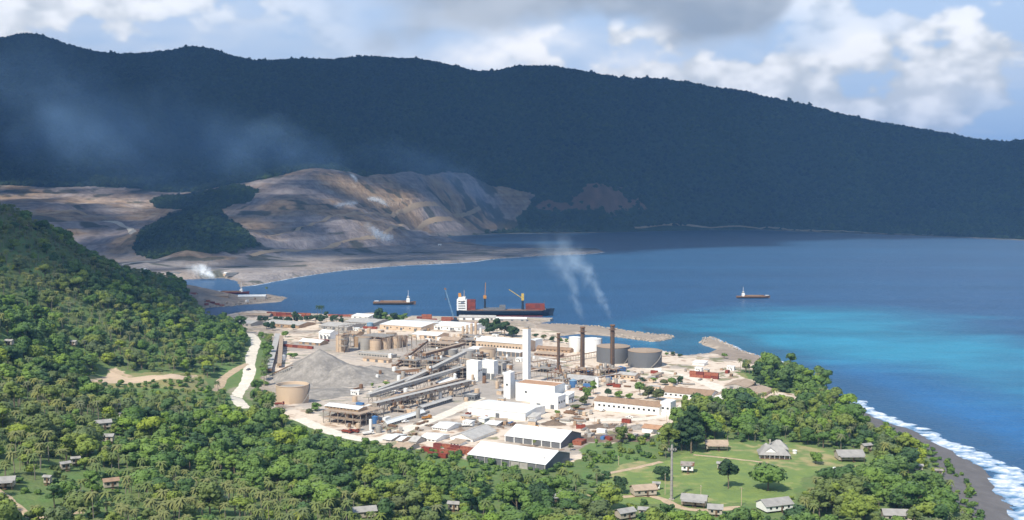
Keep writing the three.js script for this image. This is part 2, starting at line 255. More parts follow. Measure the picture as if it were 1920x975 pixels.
const farField = new Field([...range(-4200, -1900, 60), ...range(-1885, 700, 15), ...range(730, 4600, 40)], [...range(-8200, -6000, 90), ...range(-5960, -4150, 34), ...range(-4134, -1760, 15)], (x, z) => {
  const d = edgeDist(farCoast, x, z), s = inside(farCoast, x, z) ? d : -d;
  if (s < 0) return Math.max(-10, s * 0.3);
  let h = farRaw(x, z);
  const mine = inside(mineArea, x, z) ? sstep(0, 120, edgeDist(mineArea, x, z)) : 0, step = 15, w = h + 10 * (fbm(x / 160, z / 160, 3) - 0.5), q = Math.floor(w / step), f = w / step - q;
  if (h > 18) h = lerp(h, (q + sstep(0.62, 0.98, f)) * step, mine * 0.85);                         // benches
  h += mine * ((fbm(x / 60, z / 60, 4) - 0.5) * 8 + (fbm(x / 22 + 4, z / 22, 3) - 0.5) * 5) * sstep(5, 30, h);
  for (const [p, q, r] of dumps) { const e = Math.hypot(x - p.x, (z - p.z) * 0.6) / r * (0.8 + 0.5 * fbm(x / 50, z / 50, 2)); if (e < 1) h += q * (1 - e); }
  const wild = (1 - mine) * sstep(60, 240, h);
  h += wild * ((Math.abs(fbm(x / 420 + 8, z / 900 + 3, 4) - 0.5) * -2 + 0.3) * 210 * sstep(0, 300, 700 - Math.abs(-4450 - z)) + (fbm(x / 120, z / 120, 3) - 0.5) * 16);
  return Math.min(Math.max(h, 3), 0.3 + s * 0.6 + (s * s) / 200);
});
const farGround = (x, z) => farField.covers(x, z) ? farField.at(x, z) : -10;
const GF = (px, py) => march(px, py, farGround, 1780, 8000);

// ---------------------------------------------------------------- what the ground is made of
const plantArea = poly([[384, 600], [410, 590], [470, 576], [560, 574], [640, 578], [700, 574], [770, 582], [850, 584], [1045, 586], [1100, 600], [1270, 622], [1240, 646], [1240, 650], [1300, 664], [1306, 645], [1330, 626], [1400, 662], [1440, 676], [1420, 692], [1380, 698], [1420, 712], [1460, 735], [1525, 740], [1505, 760], [1420, 757], [1330, 762], [1290, 772], [1262, 800], [1240, 822], [1180, 832], [1120, 838], [1080, 866], [1024, 888], [870, 866], [850, 852], [790, 852], [740, 847], [700, 837], [640, 824], [590, 806], [545, 790], [512, 772], [492, 742], [504, 690], [512, 640], [480, 624], [430, 614]], 6);
const lawnArea = poly([[1120, 905], [1180, 872], [1240, 862], [1290, 845], [1330, 828], [1420, 832], [1480, 828], [1545, 840], [1620, 845], [1655, 862], [1580, 885], [1530, 890], [1500, 905], [1485, 935], [1440, 950], [1380, 945], [1290, 942], [1220, 950], [1150, 960], [1120, 940]], 9);
const onLand = ([x, y]) => { const p = G(x, y); return [p.x, p.z]; };
const workZone = poly([[555, 640], [960, 636], [1070, 690], [1060, 735], [960, 762], [700, 800], [600, 790], [540, 740]], 6), rocky = poly([[990, 600], [1100, 604], [1275, 622], [1245, 648], [1150, 640], [1080, 632], [1010, 614]], 2);
const clearing = [[160, 711], [203, 691], [212, 691], [236, 702], [300, 704], [372, 702], [348, 712], [240, 719], [190, 716]].map(onLand);
const grassVerge = [[150, 722], [170, 703], [380, 699], [398, 726], [380, 736], [330, 724], [220, 726]].map(onLand);
const greenYard = poly([[1310, 706], [1400, 698], [1418, 712], [1360, 722], [1300, 716]], 6);
const spit = poly([[330, 547], [540, 552], [540, 572], [360, 582]], 3);
const headland = poly([[1310, 650], [1330, 630], [1480, 685], [1480, 706], [1420, 690], [1350, 672]], 3);
function mask(polys, w, h, x0, z0, x1, z1) {   // scan-line fill
  const m = new Uint8Array(w * h);
  for (const p of polys) for (let j = 0; j < h; j++) {
    const z = z0 + (z1 - z0) * (j + 0.5) / h, xs = [];
    for (let i = 0, k = p.length - 1; i < p.length; k = i++) if ((p[i][1] > z) !== (p[k][1] > z)) xs.push((p[k][0] - p[i][0]) * (z - p[i][1]) / (p[k][1] - p[i][1]) + p[i][0]);
    xs.sort((a, b) => a - b);
    for (let q = 0; q + 1 < xs.length; q += 2) for (let i = Math.max(0, Math.ceil((xs[q] - x0) / (x1 - x0) * w - 0.5)); i < w && x0 + (x1 - x0) * (i + 0.5) / w < xs[q + 1]; i++) m[j * w + i] = 1;
  }
  return m;
}
const enc = (v) => 255 * (v <= 0.0031308 ? v * 12.92 : 1.055 * Math.pow(clamp(v), 1 / 2.4) - 0.055);
{
  const W = 2048, H = 2048, x0 = near.xs[0], x1 = near.xs.at(-1), z0 = near.zs[0], z1 = near.zs.at(-1);
  const mk = (...p) => mask(p, W, H, x0, z0, x1, z1), plant = mk(plantArea), lawn = mk(lawnArea), clear = mk(clearing), rock = mk(spit, headland, rocky), work = mk(workZone), verge = mk(grassVerge, greenYard);
  const t = texture(W, H, (i, j) => {
    const x = x0 + (x1 - x0) * i / W, z = z0 + (z1 - z0) * j / H, n1 = fbm(x / 22, z / 22, 4), n2 = fbm(x / 5 + 50, z / 5, 3), n3 = fbm(x / 70 + 9, z / 70, 3);
    const wi = clamp(Math.round(i + 22 * (n1 - 0.5) + 7 * (n2 - 0.5)), 0, W - 1), wj = clamp(Math.round(j + 22 * (fbm(x / 22 + 99, z / 22, 3) - 0.5)), 0, H - 1), o = wj * W + wi;
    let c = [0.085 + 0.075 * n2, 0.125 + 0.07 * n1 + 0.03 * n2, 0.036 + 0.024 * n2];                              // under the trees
    const y = ground(x, z);
    if (verge[o]) c = [0.20 + 0.09 * n2, 0.205 + 0.05 * n1, 0.085];
    if (lawn[o]) { const d = sstep(0.5, 0.72, n1 * 0.6 + n2 * 0.4); c = [lerp(0.165, 0.33, d) + 0.09 * (n2 - 0.5), lerp(0.225, 0.275, d) + 0.08 * (n2 - 0.5), lerp(0.055, 0.13, d)]; }
    if (plant[o] || clear[o] || rock[o]) {
      const g = sstep(0.50, 0.66, n1 * 0.55 + n3 * 0.45), s = sstep(0.55, 0.75, n2), v = sstep(0.66, 0.72, fbm(x / 16 + 300, z / 16, 4));
      c = [lerp(0.66, 0.36, g), lerp(0.54, 0.305, g), lerp(0.42, 0.25, g)]; c = c.map((q, k) => q * (1 - 0.5 * s * [0.8, 1, 1.15][k]));
      c = c.map((q, k) => lerp(q, [0.17, 0.17, 0.07][k], v * 0.8));
      if (work[o]) { const k = 0.35 + 0.5 * sstep(0.4, 0.6, n3 * 0.5 + n2 * 0.5); c = c.map((q, m) => lerp(q, [0.36, 0.315, 0.27][m] * (0.75 + 0.5 * n2), k)); }
      if (rock[o]) c = [0.20 + 0.18 * n2, 0.155 + 0.14 * n2, 0.115 + 0.11 * n2];
      if (clear[o]) c = [0.50 + 0.14 * n2, 0.37 + 0.1 * n2, 0.24 + 0.08 * n2];
    }
    const b = beachy(x, z), lim = lerp(2.4, 4.6, b); if (y < lim) { const k = sstep(lim, lim - 0.7, y + 0.9 * (n2 - 0.5)); c = c.map((q, m) => lerp(q, b > 0.5 ? [0.13, 0.118, 0.112][m] * (0.8 + 0.4 * n2) : [0.36, 0.29, 0.22][m] * (0.6 + 0.8 * n2), k)); }
    return c.map(enc);
  });
  t.wrapS = t.wrapT = THREE.ClampToEdgeWrapping;
  const bump = texture(256, 256, (i, j) => { const v = 255 * tnoise(i / 16, j / 16, 16, 5); return [v, v, v]; }, false, [60, 60]);
  const m = new THREE.MeshStandardMaterial({ map: t, roughness: 0.95, bumpMap: bump, bumpScale: 0.6 });
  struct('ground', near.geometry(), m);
}
const knobArea = poly([[1, 1]], 0); knobArea.length = 0;
for (const [x, y] of [[250, 474], [258, 445], [300, 415], [345, 394], [405, 391], [435, 420], [468, 448], [488, 464], [440, 474], [290, 487]]) { const p = GF(x, y); knobArea.push([p.x, p.z]); }
const stripArea = [[285, 378], [350, 367], [440, 352], [482, 358], [474, 376], [425, 390], [340, 394], [290, 388]].map(([x, y]) => { const p = GF(x, y); return [p.x, p.z]; });
const scarArea = [[1060, 394], [1072, 380], [1078, 362], [1092, 358], [1098, 348], [1120, 350], [1130, 343], [1150, 352], [1162, 347], [1168, 366], [1178, 374], [1186, 392], [1140, 399]].map(([x, y]) => { const p = GF(x, y); return [p.x, p.z]; });
const scarFoot = [[1005, 392], [1015, 370], [1070, 382], [1200, 376], [1215, 392], [1120, 396]].map(([x, y]) => { const p = GF(x, y); return [p.x, p.z]; });
const bare = (x, z) => inside(mineArea, x, z) && !inside(knobArea, x, z) && !inside(stripArea, x, z) || inside(scarArea, x, z);
{
  const W = 2048, H = 2048, x0 = farField.xs[0], x1 = farField.xs.at(-1), z0 = farField.zs[0], z1 = farField.zs.at(-1);
  const mk = (...p) => mask(p, W, H, x0, z0, x1, z1), mine = mk(mineArea), wood = mk(knobArea, stripArea), scar = mk(scarArea), foot = mk(scarFoot);
  const t = texture(W, H, (i, j) => {
    const x = x0 + (x1 - x0) * i / W, z = z0 + (z1 - z0) * j / H, n1 = fbm(x / 130, z / 130, 5), n2 = fbm(x / 26 + 50, z / 26, 4), n3 = fbm(x / 400 + 9, z / 260, 3);
    const wi = clamp(Math.round(i + 12 * (n1 - 0.5) + 6 * (n2 - 0.5)), 0, W - 1), wj = clamp(Math.round(j + 12 * (n2 - 0.5)), 0, H - 1), o = wj * W + wi;
    let c = [0.026 + 0.016 * n2, 0.05 + 0.025 * n2, 0.022 + 0.01 * n2];
    if (mine[o] && !wood[o]) {
      const y = farGround(x, z), a = sstep(0.40, 0.60, n1 * 0.6 + n3 * 0.4), l = fbm(x / 300, y / 3.5, 3), s = sstep(0.54, 0.7, n2 * 0.5 + l * 0.5);
      c = [lerp(0.46, 0.36, a), lerp(0.31, 0.30, a), lerp(0.185, 0.285, a)].map((q) => q * (0.66 + 0.42 * l + 0.6 * (n2 - 0.5) + 0.75 * (fbm(x / 11 + 70, z / 11, 3) - 0.5)));
      c = c.map((q, k) => lerp(q, [0.46, 0.41, 0.38][k], s * 0.45));
      if (y < 16) c = c.map((q, k) => lerp(q, [0.26, 0.235, 0.225][k] * (0.7 + 0.6 * n2), 0.75));
      const v = sstep(0.63, 0.70, fbm(x / 80 + 200, z / 60, 4)); c = c.map((q, k) => lerp(q, [0.05, 0.06, 0.035][k], v * 0.8));
    }
    if (scar[o] || foot[o] && n2 > 0.46) c = [0.14 + 0.16 * n2, 0.085 + 0.085 * n2, 0.05 + 0.05 * n2];
    if (farGround(x, z) < 2.2) c = [0.26 * (0.5 + n2), 0.215 * (0.5 + n2), 0.18 * (0.5 + n2)];
    return c.map(enc);
  });
  t.wrapS = t.wrapT = THREE.ClampToEdgeWrapping;
  const bump = texture(256, 256, (i, j) => { const v = 255 * tnoise(i / 16, j / 16, 16, 5); return [v, v, v]; }, false, [70, 50]);
  struct('mountains', farField.geometry(), new THREE.MeshStandardMaterial({ map: t, roughness: 0.97, bumpMap: bump, bumpScale: 5 }));
}

// ---------------------------------------------------------------- sea
const reef = poly([[1260, 650], [1310, 622], [1380, 597], [1470, 583], [1600, 585], [1760, 610], [1930, 660], [1930, 745], [1800, 715], [1680, 690], [1560, 680], [1470, 672], [1400, 655], [1340, 642], [1290, 650]], 0);
const shoal = poly([[1480, 690], [1560, 680], [1700, 705], [1930, 760], [2100, 830], [2100, 1000], [1930, 930], [1800, 800], [1660, 760], [1560, 725]], 0);
{
  const x0 = -5500, x1 = 6500, z0 = -5600, z1 = 600, W = 2048, H = 2048;
  const t = texture(W, H, (i, j) => {
    const x = x0 + (x1 - x0) * i / W, z = z0 + (z1 - z0) * j / H, n1 = fbm(x / 260, z / 160, 4), n2 = fbm(x / 60 + 9, z / 30, 4), streak = fbm(x / 900 + z / 500 + 3, z / 70, 3);
    let c = [0.030, 0.085 + 0.02 * n1, 0.185 + 0.03 * n1];
    if (x > -400 && z > -3200 && z < -250) {
      const dr = edgeDist(reef, x, z) * (inside(reef, x, z) ? 1 : -1) + 190 * (n1 - 0.5) + 60 * (n2 - 0.5), k = sstep(-150, 130, dr);
      c = c.map((q, m) => lerp(q, [0.035, 0.275, 0.40][m], k * (0.72 + 0.35 * (n2 - 0.4))));
      const ds = edgeDist(shoal, x, z) * (inside(shoal, x, z) ? 1 : -1) + 120 * (n1 - 0.5), q2 = sstep(-120, 80, ds) * (1 - k);
      c = c.map((q, m) => lerp(q, [0.022, 0.155, 0.37][m], q2 * 0.85));
      if (x > 150) { const dc = edgeDist(nearCoast, x, z); const b = sstep(70, 20, dc + 30 * (n2 - 0.5)) * 0.6; c = c.map((q, m) => lerp(q, [0.04, 0.09, 0.15][m], b)); }
    }
    const s = 1 + 0.34 * (streak - 0.5) + 0.16 * (n2 - 0.5) + 0.2 * (fbm(x / 26 + z / 60 + 5, z / 9, 3) - 0.5); return c.map((q) => enc(q * s));
  });
  t.wrapS = t.wrapT = THREE.ClampToEdgeWrapping;
  const wave = texture(512, 512, (i, j) => { const v = 255 * (0.6 * tnoise(i / 16, j / 6.4, 32, 5) + 0.4 * tnoise(i / 9, j / 32, 57, 2)); return [v, v, v]; }, false, [80, 60]);
  const g = new THREE.PlaneGeometry(x1 - x0, z1 - z0, 1, 1).rotateX(-Math.PI / 2).translate((x0 + x1) / 2, 0, (z0 + z1) / 2);
  const uv = g.attributes.uv; for (let i = 0; i < uv.count; i++) uv.setY(i, 1 - uv.getY(i));
  struct('sea', g, new THREE.MeshPhysicalMaterial({ map: t, roughness: 0.32, bumpMap: wave, bumpScale: 1.8, ior: 1.33, specularIntensity: 0.7 }));
}
// sea bed and open sea round the bay, out to the horizon
struct('open_sea', new THREE.PlaneGeometry(40000, 40000).rotateX(-Math.PI / 2).translate(0, -12, -4000), new THREE.MeshStandardMaterial({ color: new THREE.Color().setRGB(0.03, 0.09, 0.19), roughness: 0.4 }));

// surf: foam that lies on the water along the exposed shore
function surf(name, px, inner, outer, label, side = 1, solid = 0.5) {
  const c = new THREE.CatmullRomCurve3(px.map(([x, y]) => at(x, y, 0))), n = Math.ceil(c.getLength() / 1.3), rows = 30, pos = [], idx = [], col = [], keep = [];
  for (let i = 0; i <= n; i++) {
    const p = c.getPointAt(i / n), d = c.getTangentAt(i / n), nx = -d.z * side, nz = d.x * side, u = i / n;
    const w = lerp(outer[0], outer[1], u * u) * (0.5 + 1.0 * fbm(p.x / 30, p.z / 30, 3)), back = lerp(inner[0], inner[1], u) * (0.3 + 1.4 * fbm(p.x / 14 + 40, p.z / 14, 3));
    for (let k = 0; k <= rows; k++) {
      const t = k / rows, s = lerp(-back, w, t), x = p.x + nx * s, z = p.z + nz * s, f = fbm(x / 6, z / 3, 4), g = fbm(x / 20 + 5, z / 9, 3), v = 0.55 * f + 0.45 * g;
      pos.push(x, 0.06 + Math.max(near.covers(x, z) ? near.at(x, z) : 0, 0) + Math.sin(t * Math.PI) * sstep(0.4, 0.6, v) * 0.8 * Math.min(1, w / 12), z);
      const lace = (0.5 + 0.5 * sstep(0.35, 0.6, fbm(x / 2.6 + 7, z / 2.2, 3))) * sstep(0.46, 0.74, v + 0.16 * Math.sin(t * Math.PI) + 0.10 * (solid - 0.5));
      keep.push(v + 0.24 * Math.sin(Math.PI * Math.min(1, t * 1.15)) > 0.545); col.push(lerp(0.10, 0.70, lace), lerp(0.22, 0.72, lace), lerp(0.36, 0.74, lace));
    }
  }
  for (let i = 0; i < n; i++) for (let k = 0; k < rows; k++) { const a = i * (rows + 1) + k, b = a + rows + 1; if (keep[a] || keep[b + 1]) idx.push(a, a + 1, b, b, a + 1, b + 1); }
  const m = struct(name, meshOf(pos, idx, null, col), new THREE.MeshStandardMaterial({ vertexColors: true, roughness: 0.8, side: THREE.DoubleSide }), label, 'surf'); m.userData.kind = 'stuff'; return m;
}
surf('surf', [[1596, 752], [1606, 760], [1660, 790], [1712, 806], [1762, 832], [1802, 852], [1846, 880], [1878, 920], [1904, 962], [1930, 1000], [1990, 1110]], [3, 4], [11, 40], 'broad white surf rolling onto the dark sand beach', -1);
surf('surf', [[1700, 801], [1790, 836], [1870, 868], [1930, 905], [2000, 960]], [3, 6], [5, 10], 'outer breaker line of white foam off the beach', -1);
surf('surf', [[1332, 633], [1350, 641], [1400, 663], [1450, 676], [1478, 689], [1484, 706]], [1.5, 1.5], [7, 9], 'thin white surf along the rocky headland', -1);
surf('surf', [[462, 537], [475, 536], [560, 520], [650, 507], [750, 499], [870, 493], [930, 486], [1020, 480], [1100, 477], [1136, 473]], [1, 1], [5, 6], 'thin white wash along the shore of the mine platform', -1);
// ---------------------------------------------------------------- roads and tracks
const roadMat = new THREE.MeshStandardMaterial({ color: new THREE.Color().setRGB(0.86, 0.79, 0.69), map: grime, roughness: 0.95 });
const trackMat = new THREE.MeshStandardMaterial({ color: new THREE.Color().setRGB(0.58, 0.44, 0.30), map: grime, roughness: 0.95 });
const roadLines = [];
function road(name, px, width, material, lift = 0.12, g = G, height = ground) {
  const pts = px.map(([x, y]) => g(x, y)), c = new THREE.CatmullRomCurve3(pts), n = Math.ceil(c.getLength() / 5), pos = [], idx = [], uv = [], K = 4;
  if (g === G) roadLines.push([pts.map((p) => [p.x, p.z]), width / 2]);
  for (let i = 0; i <= n; i++) {
    const p = c.getPointAt(i / n), d = c.getTangentAt(i / n), l = Math.hypot(d.x, d.z), nx = -d.z / l, nz = d.x / l, w = width * (0.85 + 0.3 * fbm(i / 6, px[0][0], 2));
    for (let k = 0; k <= K; k++) { const s = (k / K - 0.5) * w + (k === 0 || k === K ? 1.2 * (hash(i, k) - 0.5) : 0), x = p.x + nx * s, z = p.z + nz * s; pos.push(x, height(x, z) + lift + (k === 0 || k === K ? -lift * 0.6 : 0), z); uv.push(x, z); }
  }
  for (let i = 0; i < n; i++) for (let k = 0; k < K; k++) { const a = i * (K + 1) + k, b = a + K + 1; idx.push(a, b, a + 1, a + 1, b, b + 1); }
  return struct(name, meshOf(pos, idx, uv), material);
}
road('road', [[466, 625], [478, 634], [479, 646], [472, 664], [469, 685], [465, 708], [453, 729], [444, 743], [449, 755], [460, 766]], 9.5, roadMat);
road('dirt_road', [[466, 682], [448, 690], [432, 700], [415, 715], [406, 735]], 7, trackMat);
road('dirt_road', [[205, 692], [222, 699], [250, 706]], 5, trackMat);
road('dirt_track', [[-30, 905], [20, 937], [70, 972], [110, 966], [155, 960]], 3.5, trackMat, 0.2);
road('dirt_track', [[1120, 892], [1180, 880], [1240, 866]], 4, trackMat, 0.16);
road('dirt_track', [[1300, 853], [1380, 861], [1440, 868]], 2.5, trackMat, 0.16);
road('dirt_track', [[1140, 935], [1220, 930], [1290, 955], [1390, 952]], 5, trackMat, 0.16);
road('haul_road', [[560, 785], [640, 815], [700, 826], [760, 805], [840, 775], [900, 745]], 11, roadMat, 0.10);
road('haul_road', [[1000, 795], [1100, 788], [1200, 786], [1262, 776], [1290, 758], [1350, 745]], 9, roadMat, 0.11);
road('haul_road', [[1290, 706], [1330, 720], [1390, 745], [1440, 752]], 13, roadMat, 0.11);
road('haul_road', [[1200, 688], [1260, 700], [1295, 706]], 9, roadMat, 0.11);
road('shore_road', [[1190, 427], [1260, 421], [1330, 427], [1420, 428], [1500, 432], [1620, 436], [1750, 441]], 9, trackMat, 1.5, GF, farGround);
road('haul_road', [[470, 480], [540, 470], [640, 455], [720, 440], [790, 425], [880, 420]], 14, trackMat, 1.5, GF, farGround);
road('haul_road', [[500, 442], [560, 428], [640, 405], [760, 395], [900, 390]], 12, trackMat, 1.5, GF, farGround);
road('haul_road', [[195, 415], [230, 425], [250, 438]], 16, roadMat, 1.5, GF, farGround);
road('haul_road', [[0, 398], [70, 402], [150, 398], [200, 412]], 14, trackMat, 1.5, GF, farGround);
road('haul_road', [[225, 497], [260, 492], [300, 489]], 10, roadMat, 1.5, GF, farGround);

// ---------------------------------------------------------------- the big cloud overhead that keeps the sun off the mountains and the far bay
{
  const ico = new THREE.IcosahedronGeometry(1, 1), list = [], up = 1750, sx = SUN.x / SUN.y * up, sz = SUN.z / SUN.y * up;
  const puff = (u, v, r, i) => {   // one billow; u, v say where its shadow falls on the ground
    const g = ico.clone(), p = g.attributes.position;
    for (let k = 0; k < p.count; k++) { const x = p.getX(k), y = p.getY(k), z = p.getZ(k), s = 0.75 + 0.55 * fbm(x * 1.7 + i, y * 1.7 + z * 1.3, 3); p.setXYZ(k, x * s, y * s * 0.45, z * s); }
    list.push(g.scale(r, r, r).translate(u + sx, up + rr(-50, 90), v + sz));
  };
  const edgeAt = (u) => -1830 - Math.max(-300, Math.min(1750, (u + 900) * 0.84));                        // the near edge of the shadow follows the far shore
  for (let i = 0; i < 2400; i++) { const u = rr(-5200, 5200), v = rr(-7300, -1500), r = rr(150, 290), pit = u > -2100 && u < 350 && v < -1750 && v > -4350; if (!pit && v < edgeAt(u) - r * 0.9) puff(u, v, r, i); }
  for (let i = 0; i < 1050; i++) { const u = rr(-2150, 400), v = rr(-4400, -1750), r = rr(40, 75); if (v < edgeAt(u) - r) puff(u, v, r, i); }      // thinner over the open pit
  for (let i = 0; i < 170; i++) { const r = rr(60, 110), u = rr(-1300, -375 - r * 0.6), v = rr(-1700, -960); puff(u, v - (u + 500) * 0.10, r, i); }             // and a patch over the hill
  const g = mergeGeometries(list); g.computeVertexNormals();
  const m = struct('cloud', g, new THREE.MeshStandardMaterial({ color: new THREE.Color().setRGB(0.85, 0.86, 0.88), roughness: 1 }), 'wide grey cloud above the mountains', 'cloud');
}
// ---------------------------------------------------------------- vegetation
const leaf = (name, r, g, b, t = 0) => { const m = new THREE.MeshPhysicalMaterial({ color: new THREE.Color().setRGB(r, g, b), roughness: 0.75, side: THREE.DoubleSide, transmission: t, thickness: 0, specularIntensity: 0.5 }); m.name = name; return m; };
const bark = new THREE.MeshStandardMaterial({ color: new THREE.Color().setRGB(0.21, 0.165, 0.12), roughness: 0.95, map: grime });
const palmBark = new THREE.MeshStandardMaterial({ color: new THREE.Color().setRGB(0.30, 0.26, 0.21), roughness: 0.95, map: grime });
function crownGeometry(R, H, y0, lobes, leaves, size, opt = {}) {   // lumpy crown: lobes with solid hearts, and leaf sprays all over them
  const pos = [], nor = [], idx = [], L = [];
  for (let i = 0; i < lobes; i++) {
    const t = i / lobes, a = i * 2.4 + rr(0, 0.9), y = opt.layered ? (i + 0.4) / lobes : Math.pow(rnd(), 0.8), q = opt.cone ? (1 - y * 0.8) : Math.sqrt(Math.max(0.05, 1 - (y * 1.15 - 0.25) ** 2)), d = R * 0.62 * q * Math.sqrt(rr(0.15, 1));
    L.push({ x: Math.cos(a) * d, y: y0 + y * H * 0.82, z: Math.sin(a) * d, r: R * (opt.lobe ?? 0.5) * rr(0.75, 1.15) * (0.6 + 0.4 * q), f: opt.flat ?? 0.72 });
  }
  const ico = new THREE.IcosahedronGeometry(1, 1);
  for (const l of L) {
    const base = pos.length / 3, p = ico.attributes.position;
    for (let k = 0; k < p.count; k++) { const x = p.getX(k), y = p.getY(k), z = p.getZ(k), s = l.r * (0.62 + 0.3 * hash(Math.round(x * 99) + Math.round(y * 77), Math.round(z * 99) + base)); pos.push(l.x + x * s, l.y + y * s * l.f, l.z + z * s); nor.push(x, y, z); idx.push(base + k); }
  }
  for (let i = 0; i < leaves; i++) {
    const l = L[i % L.length], u = rr(-0.55, 1), a = rr(0, 6.283), q = Math.sqrt(1 - u * u), n = V(Math.cos(a) * q, u, Math.sin(a) * q), s = l.r * rr(0.82, 1.12), c = V(l.x + n.x * s, l.y + n.y * s * l.f, l.z + n.z * s);
    const w = n.clone().add(V(rr(-0.9, 0.9), rr(-0.5, 0.9), rr(-0.9, 0.9))).normalize(), e1 = V(0, 1, 0).cross(w).normalize(), e2 = w.clone().cross(e1), z = size * rr(0.55, 1.3), o = pos.length / 3;
    const vn_ = n.clone().multiplyScalar(0.75).add(w.clone().multiplyScalar(0.45)).normalize();
    for (const [p, r] of [[-1, -0.2], [0.1, -0.75], [0.95, 0.1], [-0.15, 0.85]]) { const v = c.clone().addScaledVector(e1, p * z * rr(0.8, 1.2)).addScaledVector(e2, r * z * rr(0.8, 1.2)).addScaledVector(w, 0.12 * z * (p * p - r * r)); pos.push(v.x, v.y, v.z); nor.push(vn_.x, vn_.y, vn_.z); }
    idx.push(o, o + 1, o + 2, o, o + 2, o + 3);
  }
  return meshOf(pos, idx, null, null, nor);
}
function trunkGeometry(h, r, bendy = 0.6, limbs = 3, spread = 3) {
  const c = new THREE.CatmullRomCurve3([V(0, -0.6, 0), V(rr(-bendy, bendy) * 0.4, h * 0.4, rr(-bendy, bendy) * 0.4), V(rr(-bendy, bendy), h, rr(-bendy, bendy))]);
  const tube = (c, n, r0, r1) => { const g = new THREE.TubeGeometry(c, n, 1, 6), p = g.attributes.position, q = V(); for (let i = 0; i <= n; i++) { const m = c.getPointAt(i / n), s = lerp(r0, r1, i / n); for (let k = 0; k <= 6; k++) { const o = i * 7 + k; q.fromBufferAttribute(p, o).sub(m).multiplyScalar(s).add(m); p.setXYZ(o, q.x, q.y, q.z); } } return g; };
  const out = [tube(c, 6, r, r * 0.55)];
  for (let i = 0; i < limbs; i++) { const a = i * 2.2 + rr(0, 1), b = c.getPointAt(rr(0.55, 0.8)); out.push(tube(new THREE.CatmullRomCurve3([b, V(b.x + Math.cos(a) * spread * 0.5, b.y + h * 0.15, b.z + Math.sin(a) * spread * 0.5), V(b.x + Math.cos(a) * spread, b.y + h * 0.35, b.z + Math.sin(a) * spread)]), 3, r * 0.45, r * 0.2)); }
  return mergeGeometries(out);
}
const KINDS = [];   // { name, trunk, crown, tints }
const greens = [[0.15, 0.245, 0.05], [0.115, 0.205, 0.044], [0.185, 0.285, 0.052], [0.082, 0.155, 0.042], [0.235, 0.30, 0.05], [0.17, 0.22, 0.06]].map((c, i) => leaf('leaf' + i, ...c, 0.3));
const bushy = [];
for (let k = 0; k < 5; k++) { const H = [8, 9.5, 7, 11, 8.5][k], R = [4.6, 5.0, 4.2, 4.8, 5.6][k]; bushy.push({ crown: crownGeometry(R, H * 0.8, H * 0.36, 9 + k, 720, 0.62), trunk: trunkGeometry(H * 0.7, 0.32, 0.7, 3, R * 0.5) }); }
bushy.push({ crown: crownGeometry(6.6, 5.5, 5.2, 12, 820, 0.62, { flat: 0.5, lobe: 0.42 }), trunk: trunkGeometry(7, 0.4, 0.7, 4, 3.6) }, { crown: crownGeometry(3.1, 10.5, 3, 9, 620, 0.58, { lobe: 0.62 }), trunk: trunkGeometry(9, 0.3, 0.5, 2, 1.2) });
const layered = [0, 1].map((k) => ({ crown: crownGeometry(5.2, 13, 4, 13, 900, 0.6, { cone: true, flat: 0.34, layered: true, lobe: 0.58 }), trunk: trunkGeometry(13, 0.4, 0.3, 2, 2) }));
function palmCrown(n) {
  const pos = [], idx = [], uv = [];
  for (let i = 0; i < n; i++) {
    const a = i * 2.399 + rr(-0.2, 0.2), lift = lerp(1.0, -0.35, i / n) + rr(-0.15, 0.15), len = rr(3.3, 4.3), seg = 6, dx = Math.cos(a), dz = Math.sin(a), o = pos.length / 3;
    for (let k = 0; k <= seg; k++) {
      const t = k / seg, r = len * (t * 0.95 - 0.12 * t * t), y = len * (lift * t * 0.75 - 0.72 * t * t), w = 0.46 * Math.sin(Math.PI * Math.min(1, 0.12 + t * 0.9)) + 0.05, sag = 0.55 * w;
      pos.push(dx * r, y, dz * r, dx * r - dz * w, y - sag, dz * r + dx * w, dx * r + dz * w, y - sag, dz * r - dx * w);
    }
    for (let k = 0; k < seg; k++) { const b = o + k * 3; idx.push(b, b + 3, b + 1, b + 1, b + 3, b + 4, b, b + 2, b + 3, b + 3, b + 2, b + 5); }
  }
  return meshOf(pos, idx);
}
const palmLeaf = [[0.165, 0.195, 0.055], [0.13, 0.17, 0.048], [0.19, 0.20, 0.065]].map((c, i) => leaf('palm' + i, ...c, 0.15));
const palms = [0, 1, 2].map((k) => { const h = [9.5, 11.5, 8][k], b = [1.1, -0.8, 0.4][k]; const t = trunkGeometry(h, 0.24, 0, 0); const p = t.attributes.position; for (let i = 0; i < p.count; i++) { const y = clamp(p.getY(i) / h); p.setX(i, p.getX(i) + b * y * y); } t.computeVertexNormals(); return { trunk: t, crown: palmCrown(22).translate(b, h, 0) }; });
const shrubs = [0, 1].map((k) => ({ crown: crownGeometry(1.9, 2.2, 0.5, 5, 190, 0.42, { lobe: 0.6 }), trunk: trunkGeometry(1.2, 0.12, 0.2, 2, 0.7) }));

